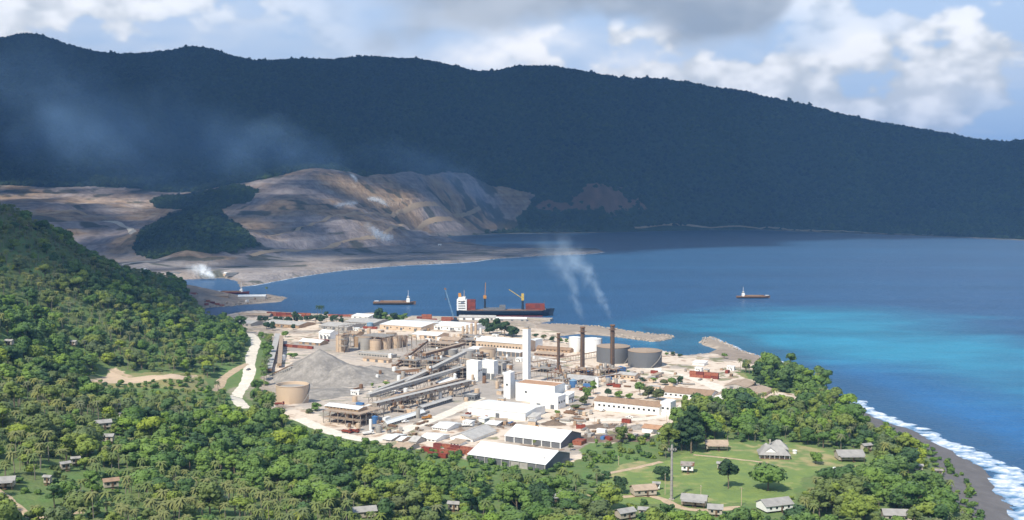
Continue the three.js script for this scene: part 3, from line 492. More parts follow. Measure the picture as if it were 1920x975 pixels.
const lowOnly = [poly([[500, 760], [560, 780], [640, 805], [700, 820], [790, 832], [870, 846], [1022, 866], [1080, 846], [1130, 836], [1180, 834], [1262, 802], [1265, 845], [1200, 882], [1090, 918], [1024, 938], [870, 916], [790, 898], [700, 880], [620, 858], [560, 835], [530, 800]], 7), poly([[1140, 950], [1240, 945], [1440, 945], [1490, 930], [1505, 970], [1480, 992], [1290, 992], [1150, 1000]], 9), poly([[1490, 905], [1650, 862], [1650, 885], [1560, 920], [1500, 945]], 8), [[140, 714], [240, 720], [400, 728], [405, 756], [240, 756], [140, 748]].map(onLand), poly([[425, 755], [465, 755], [480, 790], [420, 790]], 8)];
lowOnly.push(poly([[1600, 745], [1612, 764], [1712, 806], [1802, 852], [1878, 920], [1930, 1000], [2010, 1150], [1940, 1120], [1880, 1050], [1850, 1012], [1826, 982], [1796, 950], [1762, 914], [1725, 880], [1692, 855], [1648, 828], [1600, 778]], 3));
const treeSpots = { broadleaf_tree: [], coconut_palm: [], shrub: [] };
const keepOut = [];   // [x, z, radius] of houses and the like
const scrubby = [poly([[480, 640], [515, 640], [500, 745], [470, 760]], 7), poly([[1000, 905], [1130, 850], [1200, 860], [1150, 960], [1050, 950]], 10), poly([[0, 930], [160, 900], [330, 870], [330, 720], [400, 690], [420, 745], [200, 945], [0, 990]], 30)];
function allowed(x, z, pad = 0) {
  if (inside(plantArea, x, z) || inside(lawnArea, x, z) || inside(clearing, x, z) || inside(greenYard, x, z) || inside(headland, x, z) || inside(spit, x, z)) return false;
  if (!inside(nearCoast, x, z) || (x > 0 && z < -1000)) return false;
  const b = beachy(x, z); if (edgeDist(nearCoast, x, z) < lerp(5, 17, b)) return false;
  for (const [l, w] of roadLines) if (edgeDist(l, x, z, false) < w + 6 + pad) return false;
  return true;
}
function clearOfHouses(x, z) {   // 0 on a house plot, 1 just in front of a house that shows, 2 free
  let out = 2;
  for (const [a, c, r] of keepOut) { if ((a - x) ** 2 + (c - z) ** 2 < r * r * 0.55) return 0; if ((a - x) ** 2 + (c - z) ** 2 < r * r || (c < z && Math.abs(a * z / c - x) < r * 0.8 && z - c < r + 22)) out = 1; }
  return out;
}
function sow() {
  for (let z = -1900; z < -370; z += 6.4) for (let x = -760; x < 600; x += 6.4) {
    const px = x + rr(-2.8, 2.8), pz = z + rr(-2.8, 2.8), y = ground(px, pz); if (y < 0.6) continue;
    const s = toPixel(px, y, pz); if (s[0] < -140 || s[0] > 2040 || s[1] > 1120) continue;
    if (!allowed(px, pz)) continue;
    const room = clearOfHouses(px, pz); if (room < 2) { if (room && rnd() < 0.5) treeSpots.shrub.push([px, y, pz]); continue; }
    if (lowOnly.some((p) => inside(p, px, pz))) { if (rnd() < 0.75) treeSpots.shrub.push([px, y, pz]); continue; }
    const thin = scrubby.some((p) => inside(p, px, pz)) ? 0.42 : 0.0, g = fbm(px / 60 + 7, pz / 60, 3);
    if (inside(grassVerge, px, pz)) { if (rnd() < 0.12) treeSpots.shrub.push([px, y, pz]); continue; }
    const grove = sstep(0.46, 0.62, fbm(px / 95 + 31, pz / 95 + 5, 3)) * (1 - sstep(0, 260, px)) * 0.70 + (px > 150 ? 0.12 : 0.10);
    if (rnd() < thin) { if (rnd() < 0.85) treeSpots.shrub.push([px, y, pz]); continue; }
    if (rnd() < grove) { if (rnd() < 0.80) treeSpots.coconut_palm.push([px, y, pz]); }
    else { const d = sstep(0.35, 0.6, g); if (rnd() < 0.55 + 0.1 * d) treeSpots.broadleaf_tree.push([px, y, pz, d]); else if (rnd() < 0.5) treeSpots.shrub.push([px, y, pz]); }
  }
}
function individual(kind, label, category, group, v, trunkMat, crownMat, pos, yaw, s) {
  const t = thing(kind, label, category, pos, yaw, group); t.scale.set(...s);
  const a = shade(new THREE.Mesh(v.trunk, trunkMat)); a.name = 'trunk'; const c = shade(new THREE.Mesh(v.crown, crownMat)); c.name = 'crown'; t.add(a, c); return t;
}
function mass(name, label, v, crownMat, trunkMat, list) {   // the rest of a kind, one mass
  if (!list.length) return;
  const o = new THREE.Object3D(), add = (n, g, m, tint) => {
    const im = shade(new THREE.InstancedMesh(g, m, list.length)), c = new THREE.Color(); im.name = n;
    list.forEach(([x, y, z, s, yaw, k, q], i) => { o.position.set(x, y, z); o.rotation.set(0, yaw, 0); o.scale.set(s, s * k, s); o.updateMatrix(); im.setMatrixAt(i, o.matrix); if (tint) im.setColorAt(i, c.setRGB(0.75 + 0.5 * q, 0.78 + 0.42 * q, 0.75 + 0.4 * (1 - q))); });
    return im;
  };
  const c = add(numbered(name), v.crown, crownMat, true); c.userData = { kind: 'stuff', label, category: 'trees' }; scene.add(c);
  if (trunkMat) { const t = add('trunks', v.trunk, trunkMat, false); t.userData.kind = 'stuff'; c.add(t); }
}
const TONE = { leaf0: 'mid green', leaf1: 'deep green', leaf2: 'bright green', leaf3: 'dark green', leaf4: 'yellow green', leaf5: 'dull green', palm0: 'green', palm1: 'dark', palm2: 'yellowish' };
const MARKS = [[70, 965, 'the dirt track'], [208, 915, 'the rusty roofed house'], [125, 882, 'the patched house'], [193, 803, 'the gabled palm grove house'], [202, 829, 'the low grove house'], [260, 720, 'the dirt clearing'], [445, 770, 'the pale haul road'], [530, 780, 'the peach coloured tank'], [640, 835, 'the mill yard'], [800, 870, 'the red container rows'], [930, 900, 'the long warehouse'], [683, 970, 'the front palm house'], [797, 965, 'the yellow green round tree'], [980, 955, 'the dark layered trees'], [330, 970, 'the lime tree'], [500, 930, 'the middle of the grove'], [1206, 928, 'the brown roofed long house'], [1259, 937, 'the grey mast'], [1180, 850, 'the salvage yard'], [1296, 850, 'the tallest layered tree'], [1452, 860, 'the large hipped house'], [1452, 956, 'the lawn corner house'], [1592, 862, 'the grey beach hall'], [1800, 950, 'the dark sand beach'], [1700, 850, 'the surf'], [1400, 790, 'the coast road offices'], [1480, 770, 'the container wall'], [1680, 976, 'the forest foot house'], [1036, 945, 'the grey house by the dark trees'], [1172, 972, 'the grey gabled house'], [600, 880, 'the grove edge below the mill'], [400, 850, 'the slim lime tree']];
let spots;
function landmark(p) { spots ??= MARKS.map(([x, y, n]) => [G(x, y), n]); return spots.reduce((b, [q, n]) => { const d = (q.x - p[0]) ** 2 + (q.z - p[2]) ** 2; return d < b[0] ? [d, n] : b; }, [1e18, ''])[1]; }
function plantTrees() {
  const dist = (p) => Math.hypot(p[0], p[2]);
  const inFrame = (p) => { const s = toPixel(p[0], p[1] + 4, p[2]); return s[0] > 0 && s[0] < 1920 && s[1] < 985; };
  for (const [kind, label, cat, group, vs, ms, tm, sc, n] of [
    ['broadleaf_tree', 'round leafy green broadleaf tree in the forest below the plant', 'tree', 'broadleaf trees in the near forest', bushy, greens, bark, [0.55, 1.5], 290],
    ['coconut_palm', 'coconut palm with a slender pale trunk in the near grove', 'palm', 'coconut palms in the near grove', palms, palmLeaf, palmBark, [0.75, 1.12], 290],
    ['shrub', 'low green shrub growing between the near trees', 'shrub', 'low shrubs between the trees', shrubs, greens, bark, [0.7, 1.5], 240]]) {
    const all = treeSpots[kind].sort((a, b) => dist(a) - dist(b)), first = [], rest = [];
    for (const p of all) (first.length < n && inFrame(p) ? first : rest).push(p);
    const pick = (p) => { const g = fbm(p[0] / 33 + 3, p[2] / 33, 2); return ms[Math.floor(clamp(g * 1.9 - 0.45 + rr(-0.25, 0.25), 0, 0.999) * ms.length)]; };
    const size = () => lerp(sc[0], sc[1], rnd() ** 1.7);
    for (const p of first) {
      const s = size(), k = rr(0.85, 1.12), m = pick(p), q = (s - sc[0]) / (sc[1] - sc[0]);
      individual(kind, `${q > 0.55 ? 'large' : q > 0.25 ? 'middling' : 'small'} ${TONE[m.name]} ${cat === 'palm' ? 'coconut palm' : cat === 'shrub' ? 'shrub' : 'broadleaf tree'} near ${landmark(p)}`, cat, group, vs[Math.floor(rnd() * vs.length)], tm, m, V(p[0], p[1], p[2]), rr(0, 6.28), [s, s * k, s]);
    }
    const bins = new Map();
    for (const p of rest) { const v = Math.floor(rnd() * vs.length), m = ms.indexOf(pick(p)), key = v * 16 + m; if (!bins.has(key)) bins.set(key, []); bins.get(key).push([p[0], p[1], p[2], size(), rr(0, 6.28), rr(0.85, 1.2), rnd()]); }
    for (const [key, list] of bins) mass({ broadleaf_tree: 'broadleaf_forest', coconut_palm: 'palm_grove', shrub: 'undergrowth' }[kind], { broadleaf_tree: 'dense green broadleaf forest covering the hillside', coconut_palm: 'coconut grove mixed into the hillside forest', shrub: 'green undergrowth filling the gaps of the forest' }[kind], vs[key >> 4], ms[key & 15], kind === 'shrub' ? null : tm, list);
  }
}
function mountainForest() {
  const v = [0, 1].map(() => ({ crown: crownGeometry(1, 0.95, -0.2, 6, 70, 0.24, { lobe: 0.62 }) }));
  const m = [leaf('far0', 0.034, 0.062, 0.026), leaf('far1', 0.045, 0.075, 0.03), leaf('far2', 0.028, 0.055, 0.028)], lists = [[], [], [], [], [], []];
  let step = 17;
  const put = (x, z, s) => { const y = farGround(x, z); if (y < 2) return; lists[Math.floor(rnd() * 6)].push([x, y + s * 0.15, z, s, rr(0, 6.28), rr(0.75, 1.5), clamp(2.2 * (fbm(x / 210, z / 210, 3) - 0.5) + rr(-0.1, 1.1), -0.5, 1.8)]); };
  for (let z = -5850; z < -3400; z += step) for (let x = -2600; x < 2900; x += step) {
    const a = x + rr(-8, 8), b = z + rr(-8, 8); if (Math.abs(a / b) > 0.53) continue;
    if (farGround(a, b) < 3 || (bare(a, b) && !(inside(scarArea, a, b) && edgeDist(scarArea, a, b) < 22 && rnd() < 0.5)) || (inside(scarFoot, a, b) && rnd() < 0.75)) continue;
    if (edgeDist(farCoast, a, b) < 22) continue;
    put(a, b, rr(8, 13) * (rnd() < 0.03 ? 1.5 : 1));
  }
  for (const area of [knobArea, stripArea]) for (let z = -3900; z < -2300; z += 11) for (let x = -1300; x < -500; x += 11) { const a = x + rr(-5, 5), b = z + rr(-5, 5); if (inside(area, a, b)) put(a, b, rr(6, 10)); }
  lists.forEach((l, i) => mass('mountain_forest', 'dark rainforest covering the mountains beyond the bay', v[i % 2], m[i % 3], null, l));
}
// ---------------------------------------------------------------- builders for the plant
const GRID = -29 * Math.PI / 180;   // the plant's streets run askew to the view
function spot(px, py, wl, wr, yaw = GRID, g = G) {   // nearest corner at a pixel, and how far the thing reaches left and right of it in the photo
  const p = g(px, py), mpp = -p.z / F, L = Math.max(0.6, wl * mpp / Math.abs(Math.cos(yaw))), D = Math.max(0.6, wr * mpp / Math.max(0.15, Math.abs(Math.sin(yaw))));
  const X = V(Math.cos(yaw), 0, -Math.sin(yaw)), Z = V(Math.sin(yaw), 0, Math.cos(yaw)), c = p.clone().addScaledVector(X, -L / 2).addScaledVector(Z, -D / 2);
  c.y = Math.min(p.y, g === G ? ground(c.x, c.z) : p.y) - 0.05;
  return { c, L, D, yaw, mpp };
}
function windowRow(parent, n, L, y, z, w, h, ry = 0, name = 'window', m = M.glass) {
  for (let i = 0; i < n; i++) { const x = (i + 0.5) / n * L - L / 2, o = part(parent, name, bx(w, h, 0.14), m); o.rotation.y = ry; if (ry) o.position.set(z, y, -x); else o.position.set(x, y, z); }
}
function shed(name, label, category, [px, py, wl, wr], hpx, o = {}) {
  const s = spot(px, py, wl, wr, o.yaw ?? GRID, o.g ?? G), { c, mpp } = s, L = o.L ?? s.L, D = o.D ?? s.D, h = o.h ?? hpx * mpp, t = thing(name, label, category, o.lift ? V(c.x, c.y + o.lift * mpp, c.z) : c, s.yaw, o.group), rise = o.rise ?? D * 0.12, roof = o.roof ?? 'gable', wm = o.wall ?? M.white, rm = o.top ?? M.roofWhite, e = o.eave ?? 0.5;
  const along = roof === 'gableD', W = along ? L : D, N = along ? D : L;      // ridge runs along N, spans W
  if (roof === 'gable' || roof === 'gableD') {
    const body = prism([[-W / 2, 0], [W / 2, 0], [W / 2, h], [0, h + rise], [-W / 2, h]], N); if (!along) body.rotateY(Math.PI / 2);
    part(t, 'wall', metreUV(body), wm);
    for (const k of [-1, 1]) {
      const sl = Math.hypot(W / 2 + e, rise * (1 + 2 * e / W)), g = bx(sl, 0.18, N + 2 * e); g.rotateZ(-k * Math.atan2(rise, W / 2)).translate(k * (W / 4 + e / 2), h + rise / 2 - rise * e / W + 0.14, 0); if (!along) g.rotateY(Math.PI / 2);
      part(t, 'roof_panel', g, rm);
    }
    if (o.ridge !== false) { const g = bx(0.7, 0.16, N + 2 * e, 0, h + rise + 0.22, 0); if (!along) g.rotateY(Math.PI / 2); part(t, 'ridge_cap', g, rm); }
  } else if (roof === 'hip') {
    part(t, 'wall', bx(L, h, D, 0, h / 2, 0), wm);
    const q = Math.max(0.1, (L - D) / 2), a = [-L / 2 - e, h, -D / 2 - e], b = [L / 2 + e, h, -D / 2 - e], c2 = [L / 2 + e, h, D / 2 + e], d = [-L / 2 - e, h, D / 2 + e], r1 = [-q, h + rise, 0], r2 = [q, h + rise, 0];
    for (const f of [[d, c2, r2, r1], [b, a, r1, r2], [c2, b, r2], [a, d, r1]]) { const p = f.flat(), g = meshOf(p, f.length === 4 ? [0, 1, 2, 0, 2, 3] : [0, 1, 2]); part(t, 'roof_panel', metreUV(g.toNonIndexed()), rm); }
    part(t, 'eave_board', [bx(L + 2 * e, 0.25, 0.12, 0, h - 0.13, D / 2 + e), bx(L + 2 * e, 0.25, 0.12, 0, h - 0.13, -D / 2 - e), bx(0.12, 0.25, D + 2 * e - 0.24, L / 2 + e, h - 0.13, 0), bx(0.12, 0.25, D + 2 * e - 0.24, -L / 2 - e, h - 0.13, 0)], wm);
  } else if (roof === 'mono') {
    const body = prism([[-D / 2, 0], [D / 2, 0], [D / 2, h + rise], [-D / 2, h]], L).rotateY(Math.PI / 2); part(t, 'wall', metreUV(body), wm);
    part(t, 'roof_panel', bx(Math.hypot(D, rise) + 2 * e, 0.18, L + 2 * e).rotateZ(Math.atan2(rise, D)).translate(0, h + rise / 2 + 0.14, 0).rotateY(Math.PI / 2), rm);
  } else {
    part(t, 'wall', bx(L, h, D, 0, h / 2, 0), wm);
    part(t, 'roof_slab', bx(L - 0.5, 0.12, D - 0.5, 0, h + 0.06, 0), rm);
    part(t, 'parapet', [bx(L, 0.5, 0.25, 0, h + 0.25, D / 2 - 0.12), bx(L, 0.5, 0.25, 0, h + 0.25, -D / 2 + 0.12), bx(0.25, 0.5, D - 0.5, L / 2 - 0.12, h + 0.25, 0), bx(0.25, 0.5, D - 0.5, -L / 2 + 0.12, h + 0.25, 0)], o.parapet ?? wm);
    for (let i = 0; i < (o.units ?? 0); i++) part(t, 'roof_unit', bx(1.6, 1.1, 1.6, rr(-L / 3, L / 3), h + 0.68, rr(-D / 4, D / 4)), M.grey);
  }
  if (o.bays) {   // posts with dark cladding panels between them, along the long front and the right end
    for (let i = 0; i <= o.bays; i++) part(t, 'column', bx(0.55, h, 0.55, -L / 2 + L * i / o.bays, h / 2, D / 2 + 0.2), o.post ?? M.white);
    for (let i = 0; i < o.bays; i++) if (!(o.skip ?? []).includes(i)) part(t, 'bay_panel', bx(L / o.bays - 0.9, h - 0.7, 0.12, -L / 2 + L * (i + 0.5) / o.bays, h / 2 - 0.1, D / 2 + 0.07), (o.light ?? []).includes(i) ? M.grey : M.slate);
  }
  if (o.windows) windowRow(t, o.windows, L * 0.92, h * 0.55, D / 2 + 0.06, Math.min(1.6, L / o.windows * 0.5), Math.min(1.4, h * 0.3));
  if (o.sideWindows) windowRow(t, o.sideWindows, D * 0.9, h * 0.55, L / 2 + 0.06, Math.min(1.6, D / o.sideWindows * 0.5), Math.min(1.4, h * 0.3), Math.PI / 2);
  for (let i = 0; i < (o.doors ?? 0); i++) part(t, 'door', bx(o.doorWidth ?? 3, Math.min(o.doorHeight ?? 3.4, h * 0.8), 0.16, -L / 2 + L * (i + 0.5) / o.doors + 1.2, Math.min(o.doorHeight ?? 3.4, h * 0.8) / 2, D / 2 + 0.09), o.doorMat ?? M.slate);
  if (o.vents) for (let i = 0; i < o.vents; i++) part(t, 'roof_vent', cyl(0.6, 0.6, 1.3, -L / 2 + L * (i + 0.5) / o.vents, h + (roof === 'flat' ? 0.1 : rise), 0, 8), M.grey);
  return Object.assign(t, { L, D, h });
}
function tank(name, label, [px, py, wpx], hpx, o = {}) {   // middle of the foot of its near side, width in the photo
  const p = (o.g ?? G)(px, py), mpp = -p.z / F, R = wpx * mpp / 2, h = hpx * mpp, c = p.clone(); c.z -= R * 0.9; c.y = Math.min(p.y, ground(c.x, c.z)) - 0.05;
  const t = thing(name, label, o.category ?? 'tank', c, o.turn ?? 0, o.group), m = o.m ?? M.cream, n = R > 8 ? 48 : 24, cone = o.cone ?? R * 0.1;
  part(t, 'shell', cyl(R * (o.flare ?? 1), R, h, 0, 0, 0, n, !!o.open), m);
  if (o.open) { part(t, 'lining', cyl(R - 0.35, R - 0.35, h, 0, 0, 0, n, true), o.m2 ?? m); part(t, 'liquid', cyl(R - 0.36, R - 0.36, h * 0.86, 0, 0, 0, n), M.grey); part(t, 'rim', new THREE.TorusGeometry(R, 0.35, 6, n).rotateX(Math.PI / 2).translate(0, h, 0), m); }
  else { part(t, 'roof', new THREE.ConeGeometry(R + 0.15, cone, n).translate(0, h + cone / 2 + 0.02, 0), o.top ?? m); part(t, 'rim', new THREE.TorusGeometry(R + 0.04, 0.18, 6, n).rotateX(Math.PI / 2).translate(0, h, 0), o.rim ?? o.top ?? m); }
  for (let k = 1; k < (o.rings ?? 0) + 1; k++) part(t, 'hoop', new THREE.TorusGeometry(R + 0.05, 0.12, 5, n).rotateX(Math.PI / 2).translate(0, h * k / ((o.rings ?? 0) + 1), 0), m);
  if (o.stair !== false && R > 4) { const turn = (r, y0) => new THREE.CatmullRomCurve3([...Array(13).keys()].map((k) => { const a = (o.stairAt ?? 0.6) + k * 0.1; return V(Math.sin(a) * r, y0 + h * k / 12, Math.cos(a) * r); })); part(t, 'stair', new THREE.TubeGeometry(turn(R + 0.55, 0.1), 24, 0.42, 4), M.steel); part(t, 'hand_rail', new THREE.TubeGeometry(turn(R + 1, 1.1), 24, 0.07, 4), M.steel); }
  if (o.pipe) part(t, 'pipe', [rod(V(R + 0.3, 0.5, 0.5), V(R + 0.3, h + 0.6, 0.5), 0.22), rod(V(R + 0.3, h + 0.6, 0.5), V(R * 0.5, h + 0.8, 0), 0.22)], M.steel);
  return Object.assign(t, { R, h });
}
function steelFrame(name, label, [px, py, wl, wr], hpx, o = {}) {   // open steelwork: columns, decks, bracing, and the vessels it carries
  const { c, L, D, yaw, mpp } = spot(px, py, wl, wr, o.yaw ?? GRID), h = hpx * mpp, t = thing(name, label, o.category ?? 'steelwork', c, yaw, o.group), nx = o.nx ?? Math.max(2, Math.round(L / 6)), nz = o.nz ?? Math.max(1, Math.round(D / 7)), lv = o.levels ?? Math.max(1, Math.round(h / 5)), m = o.m ?? M.rustSteel, X = (i) => -L / 2 + L * i / nx, Z = (k) => -D / 2 + D * k / nz, w = o.w ?? 0.4;
  for (let i = 0; i <= nx; i++) for (let k = 0; k <= nz; k++) part(t, 'column', bx(w, h, w, X(i), h / 2, Z(k)), m);
  for (let l = 1; l <= lv; l++) {
    const y = h * l / lv - 0.3, beams = [];
    for (let k = 0; k <= nz; k++) beams.push(bx(L, w * 0.9, w * 0.6, 0, y - w * 0.5, Z(k)));
    for (let i = 0; i <= nx; i++) beams.push(bx(w * 0.6, w * 0.8, D, X(i), y - w * 0.55, 0));
    for (let i = 0; i < nx; i += 2) beams.push(bar(V(X(i), h * (l - 1) / lv, D / 2), V(X(i + 1), y, D / 2), w * 0.5));
    part(t, 'beams', beams, m);
    if (!(o.open ?? []).includes(l)) part(t, 'deck', bx(L * (l === lv ? o.deck ?? 0.96 : 0.96), 0.14, D * 0.96, l === lv && o.deck ? -L * (1 - o.deck) / 2 : 0, y + 0.12, 0), l === lv && o.roofMat ? o.roofMat : o.deckMat ?? M.steel);
    const rail = []; if (l < lv || o.rail) { for (const q of [-1, 1]) rail.push(bx(L, 0.08, 0.08, 0, y + 1.2, q * D / 2 * 0.97), bx(0.08, 0.08, D, q * L / 2 * 0.97, y + 1.2, 0)); part(t, 'hand_rail', rail, m); }
    for (let q = 0; q < (o.load ?? 2); q++) { if (l === lv && !o.onTop) break; const r = rr(0.8, 1.5), x = rr(-L / 2 + 2, L / 2 - 2), z = rr(-D / 3, D / 3), hh = rr(1.6, h / lv * 0.75); rnd() < 0.55 ? part(t, 'vessel', cyl(r, r, hh, x, y + 0.2, z, 12), [M.cream, M.grey, M.white, M.rust][Math.floor(rnd() * 4)]) : part(t, 'cabinet', bx(r * 2, hh, r * 1.6, x, y + 0.2 + hh / 2, z), [M.cream, M.grey, M.tan, M.steel][Math.floor(rnd() * 4)]); }
  }
  return Object.assign(t, { L, D, h });
}
function conveyor(name, label, A, B, w, o = {}) {   // a covered gallery on trestles between two [pixel x, pixel y, height above ground]
  const a = G(A[0], A[1]), b = G(B[0], B[1]); a.y += A[2]; b.y += B[2];
  const t = thing(name, label, o.category ?? 'conveyor', V(a.x, ground(a.x, a.z), a.z), 0, o.group), p = V(0, a.y - t.position.y, 0), q = b.clone().sub(t.position), len = p.distanceTo(q), hh = o.tall ?? 2.2;
  part(t, 'gallery', bar(p, q, w, hh), o.side ?? M.grey);
  const up = V(0, hh / 2 + 0.14, 0), crown = bar(p.clone().add(up), q.clone().add(up), w + 0.5, 0.16); part(t, 'roof_panel', crown, o.m ?? M.roofGrey);
  const n = Math.max(1, Math.round(len / (o.every ?? 11))), d = q.clone().sub(p).setY(0).normalize(), s = V(-d.z, 0, d.x);
  for (let i = 0; i <= n; i++) { const m = p.clone().lerp(q, (i + 0.3) / (n + 0.6)), gy = ground(m.x + t.position.x, m.z + t.position.z) - t.position.y, top = m.y - hh / 2; if (top - gy < 1) continue; for (const k of [-1, 1]) part(t, 'leg', bar(V(m.x + s.x * k * w * 0.65, gy - 0.2, m.z + s.z * k * w * 0.65), V(m.x + s.x * k * w * 0.4, top, m.z + s.z * k * w * 0.4), 0.35), o.leg ?? M.rustSteel); if (top - gy > 4) part(t, 'brace', [bar(V(m.x - s.x * w * 0.6, gy + 0.5, m.z - s.z * w * 0.6), V(m.x + s.x * w * 0.45, top - 0.6, m.z + s.z * w * 0.45), 0.2)], o.leg ?? M.rustSteel); }
  return t;
}
function pipeRack(name, label, A, B, h, n, o = {}) {
  const a = G(A[0], A[1]), b = G(B[0], B[1]), t = thing(name, label, 'pipe rack', a, 0, o.group), q = b.clone().sub(a), d = q.clone().setY(0).normalize(), s = V(-d.z, 0, d.x), len = Math.hypot(q.x, q.z), k = Math.max(1, Math.round(len / 8));
  const p0 = V(0, h, 0), p1 = V(q.x, q.y + h, q.z);
  for (let i = 0; i <= k; i++) { const m = p0.clone().lerp(p1, i / k), gy = ground(m.x + a.x, m.z + a.z) - a.y; for (const e of [-1, 1]) part(t, 'post', bar(V(m.x + s.x * e * n * 0.42, gy - 0.2, m.z + s.z * e * n * 0.42), V(m.x + s.x * e * n * 0.42, m.y, m.z + s.z * e * n * 0.42), 0.28), M.rustSteel); part(t, 'crossbeam', bar(m.clone().addScaledVector(s, -n * 0.45).add(V(0, -0.15, 0)), m.clone().addScaledVector(s, n * 0.45).add(V(0, -0.15, 0)), 0.26), M.rustSteel); }
  for (let i = 0; i < n; i++) { const e = (i - (n - 1) / 2) * 0.8; part(t, 'pipe', rod(p0.clone().addScaledVector(s, e).add(V(0, 0.3, 0)), p1.clone().addScaledVector(s, e).add(V(0, 0.3, 0)), rr(0.16, 0.34)), [M.steel, M.white, M.rust, M.cream][Math.floor(rnd() * 4)]); }
  return t;
}
function chimney(name, label, [px, py], hpx, wpx, o = {}) {
  const p = G(px, py), mpp = -p.z / F, h = hpx * mpp, r = wpx * mpp / 2, t = thing(name, label, 'chimney', p, GRID, o.group), m = o.m ?? M.stack;
  if (o.square) { part(t, 'shaft', bx(r * 2, h, r * 2, 0, h / 2, 0), m); for (let k = 1; k < 6; k++) part(t, 'band', bx(r * 2 + 0.16, 0.3, r * 2 + 0.16, 0, h * k / 6, 0), m); part(t, 'cap', bx(r * 2 + 0.5, 0.5, r * 2 + 0.5, 0, h + 0.25, 0), o.cap ?? m); part(t, 'flue', bx(r * 1.3, 0.9, r * 1.3, 0, h + 0.95, 0), M.steel); }
  else { part(t, 'shaft', cyl(r * 1.1, r, h, 0, 0, 0, 20), m); for (let k = 1; k < 6; k++) part(t, 'band', new THREE.TorusGeometry(r * 1.05, 0.14, 6, 20).rotateX(Math.PI / 2).translate(0, h * k / 6, 0), M.rust); part(t, 'cap', cyl(r * 1.3, r * 1.3, 0.9, 0, h - 0.6, 0, 20), M.rust); part(t, 'platform', cyl(r * 1.9, r * 1.9, 0.2, 0, h * 0.9, 0, 16), M.rust); part(t, 'base_block', bx(r * 4.2, 2.2, r * 4.2, 0, 1.1, 0), M.concrete); part(t, 'ladder', bx(0.4, h, 0.1, 0, h / 2, r * 1.12), M.rust); }
  return t;
}
// shipping container, with its ribs, corner posts and doors
const boxRed = M.red, containerGeo = (() => { const s = new THREE.Shape(), n = 12, L = 6.06; s.moveTo(-L / 2, -1.15); for (let i = 0; i < n; i++) { const x = -L / 2 + L * i / n, w = L / n; s.lineTo(x + w * 0.15, -1.15); s.lineTo(x + w * 0.3, -1.22); s.lineTo(x + w * 0.7, -1.22); s.lineTo(x + w * 0.85, -1.15); } s.lineTo(L / 2, -1.15); s.lineTo(L / 2, 1.15); for (let i = n - 1; i >= 0; i--) { const x = -L / 2 + L * i / n, w = L / n; s.lineTo(x + w * 0.85, 1.15); s.lineTo(x + w * 0.7, 1.22); s.lineTo(x + w * 0.3, 1.22); s.lineTo(x + w * 0.15, 1.15); } return metreUV(new THREE.ExtrudeGeometry(s, { depth: 2.5, bevelEnabled: false }).rotateX(-Math.PI / 2).translate(0, 0.05, 0)); })();
const containerFrame = mergeGeometries([...[-1, 1].flatMap((a) => [-1, 1].map((b) => bx(0.18, 2.6, 0.18, a * 2.97, 1.3, b * 1.16))), ...[-1, 1].flatMap((b) => [bx(5.76, 0.16, 0.14, 0, 2.52, b * 1.16), bx(5.76, 0.16, 0.14, 0, 0.08, b * 1.16)])].map((g) => g.toNonIndexed()));
const containerDoor = bx(0.06, 2.3, 1.08).toNonIndexed();
const containers = new Map();
function container(pos, yaw, m, label, group, stretch = 1) {
  const key = m.name; let t;
  if (!containers.has(key)) { t = thing('shipping_container', label, 'container', pos, yaw, group); part(t, 'box', containerGeo.clone(), m); part(t, 'corner_frame', containerFrame.clone(), m); for (const k of [-1, 1]) { const d = part(t, 'door', containerDoor.clone(), m); d.position.set(3.06, 1.25, k * 0.56); } containers.set(key, t); }
  else { t = copyOf(containers.get(key), pos, yaw); tag(t, label, 'container', group); }
  t.scale.set(stretch, 1, 1); return t;
}
function containerRow(px, py, n, m, label, group, o = {}) {
  const p = G(px, py), yaw = o.yaw ?? GRID, X = V(Math.cos(yaw), 0, -Math.sin(yaw)), Z = V(Math.sin(yaw), 0, Math.cos(yaw)), side = o.side;
  for (let i = 0; i < n; i++) for (let k = 0; k < (o.high ?? 1); k++) { if (k && rnd() < 0.3) continue; const q = p.clone().addScaledVector(side ? Z : X, i * (side ? -2.7 : 6.4) + rr(-0.1, 0.1)); q.y = ground(q.x, q.z) + k * 2.62; const mm = Array.isArray(m) ? m[Math.floor(rnd() * m.length)] : m, w = label; container(q, yaw + rr(-0.03, 0.03), mm, w, group, o.stretch ?? 1); }
}
// truck: cab, bed, wheels
function truck(pos, yaw, m, label, group) {
  const t = thing('truck', label, 'truck', pos, yaw, group), w = 2.3;
  part(t, 'chassis', bx(7, 0.35, 1.2, 0, 0.85, 0), M.black);
  const c = part(t, 'cab', prism([[2.1, 0.75], [3.7, 0.75], [3.7, 1.7], [3.4, 2.7], [2.1, 2.7]], w), m); part(c, 'windscreen', bx(0.08, 0.85, w - 0.3, 3.6, 2.15, 0).rotateZ(0), M.glass); for (const k of [-1, 1]) part(c, 'side_window', bx(0.9, 0.7, 0.06, 2.8, 2.15, k * (w / 2 + 0.02)), M.glass);
  part(t, 'bed', [bx(5.3, 0.2, w, -0.8, 1.15, 0), bx(5.3, 0.8, 0.12, -0.8, 1.6, w / 2 - 0.06), bx(5.3, 0.8, 0.12, -0.8, 1.6, -w / 2 + 0.06), bx(0.12, 1.1, w, 1.8, 1.75, 0), bx(0.12, 0.8, w, -3.4, 1.6, 0)], m);
  for (const x of [2.7, -1.4, -2.6]) for (const k of [-1, 1]) { const q = part(t, 'wheel', new THREE.CylinderGeometry(0.52, 0.52, 0.35, 14).rotateX(Math.PI / 2).translate(x, 0.52, k * 0.95), M.tyre); part(q, 'rim', new THREE.CylinderGeometry(0.27, 0.27, 0.37, 10).rotateX(Math.PI / 2).translate(x, 0.52, k * 0.96), M.steel); }
  return t;
}
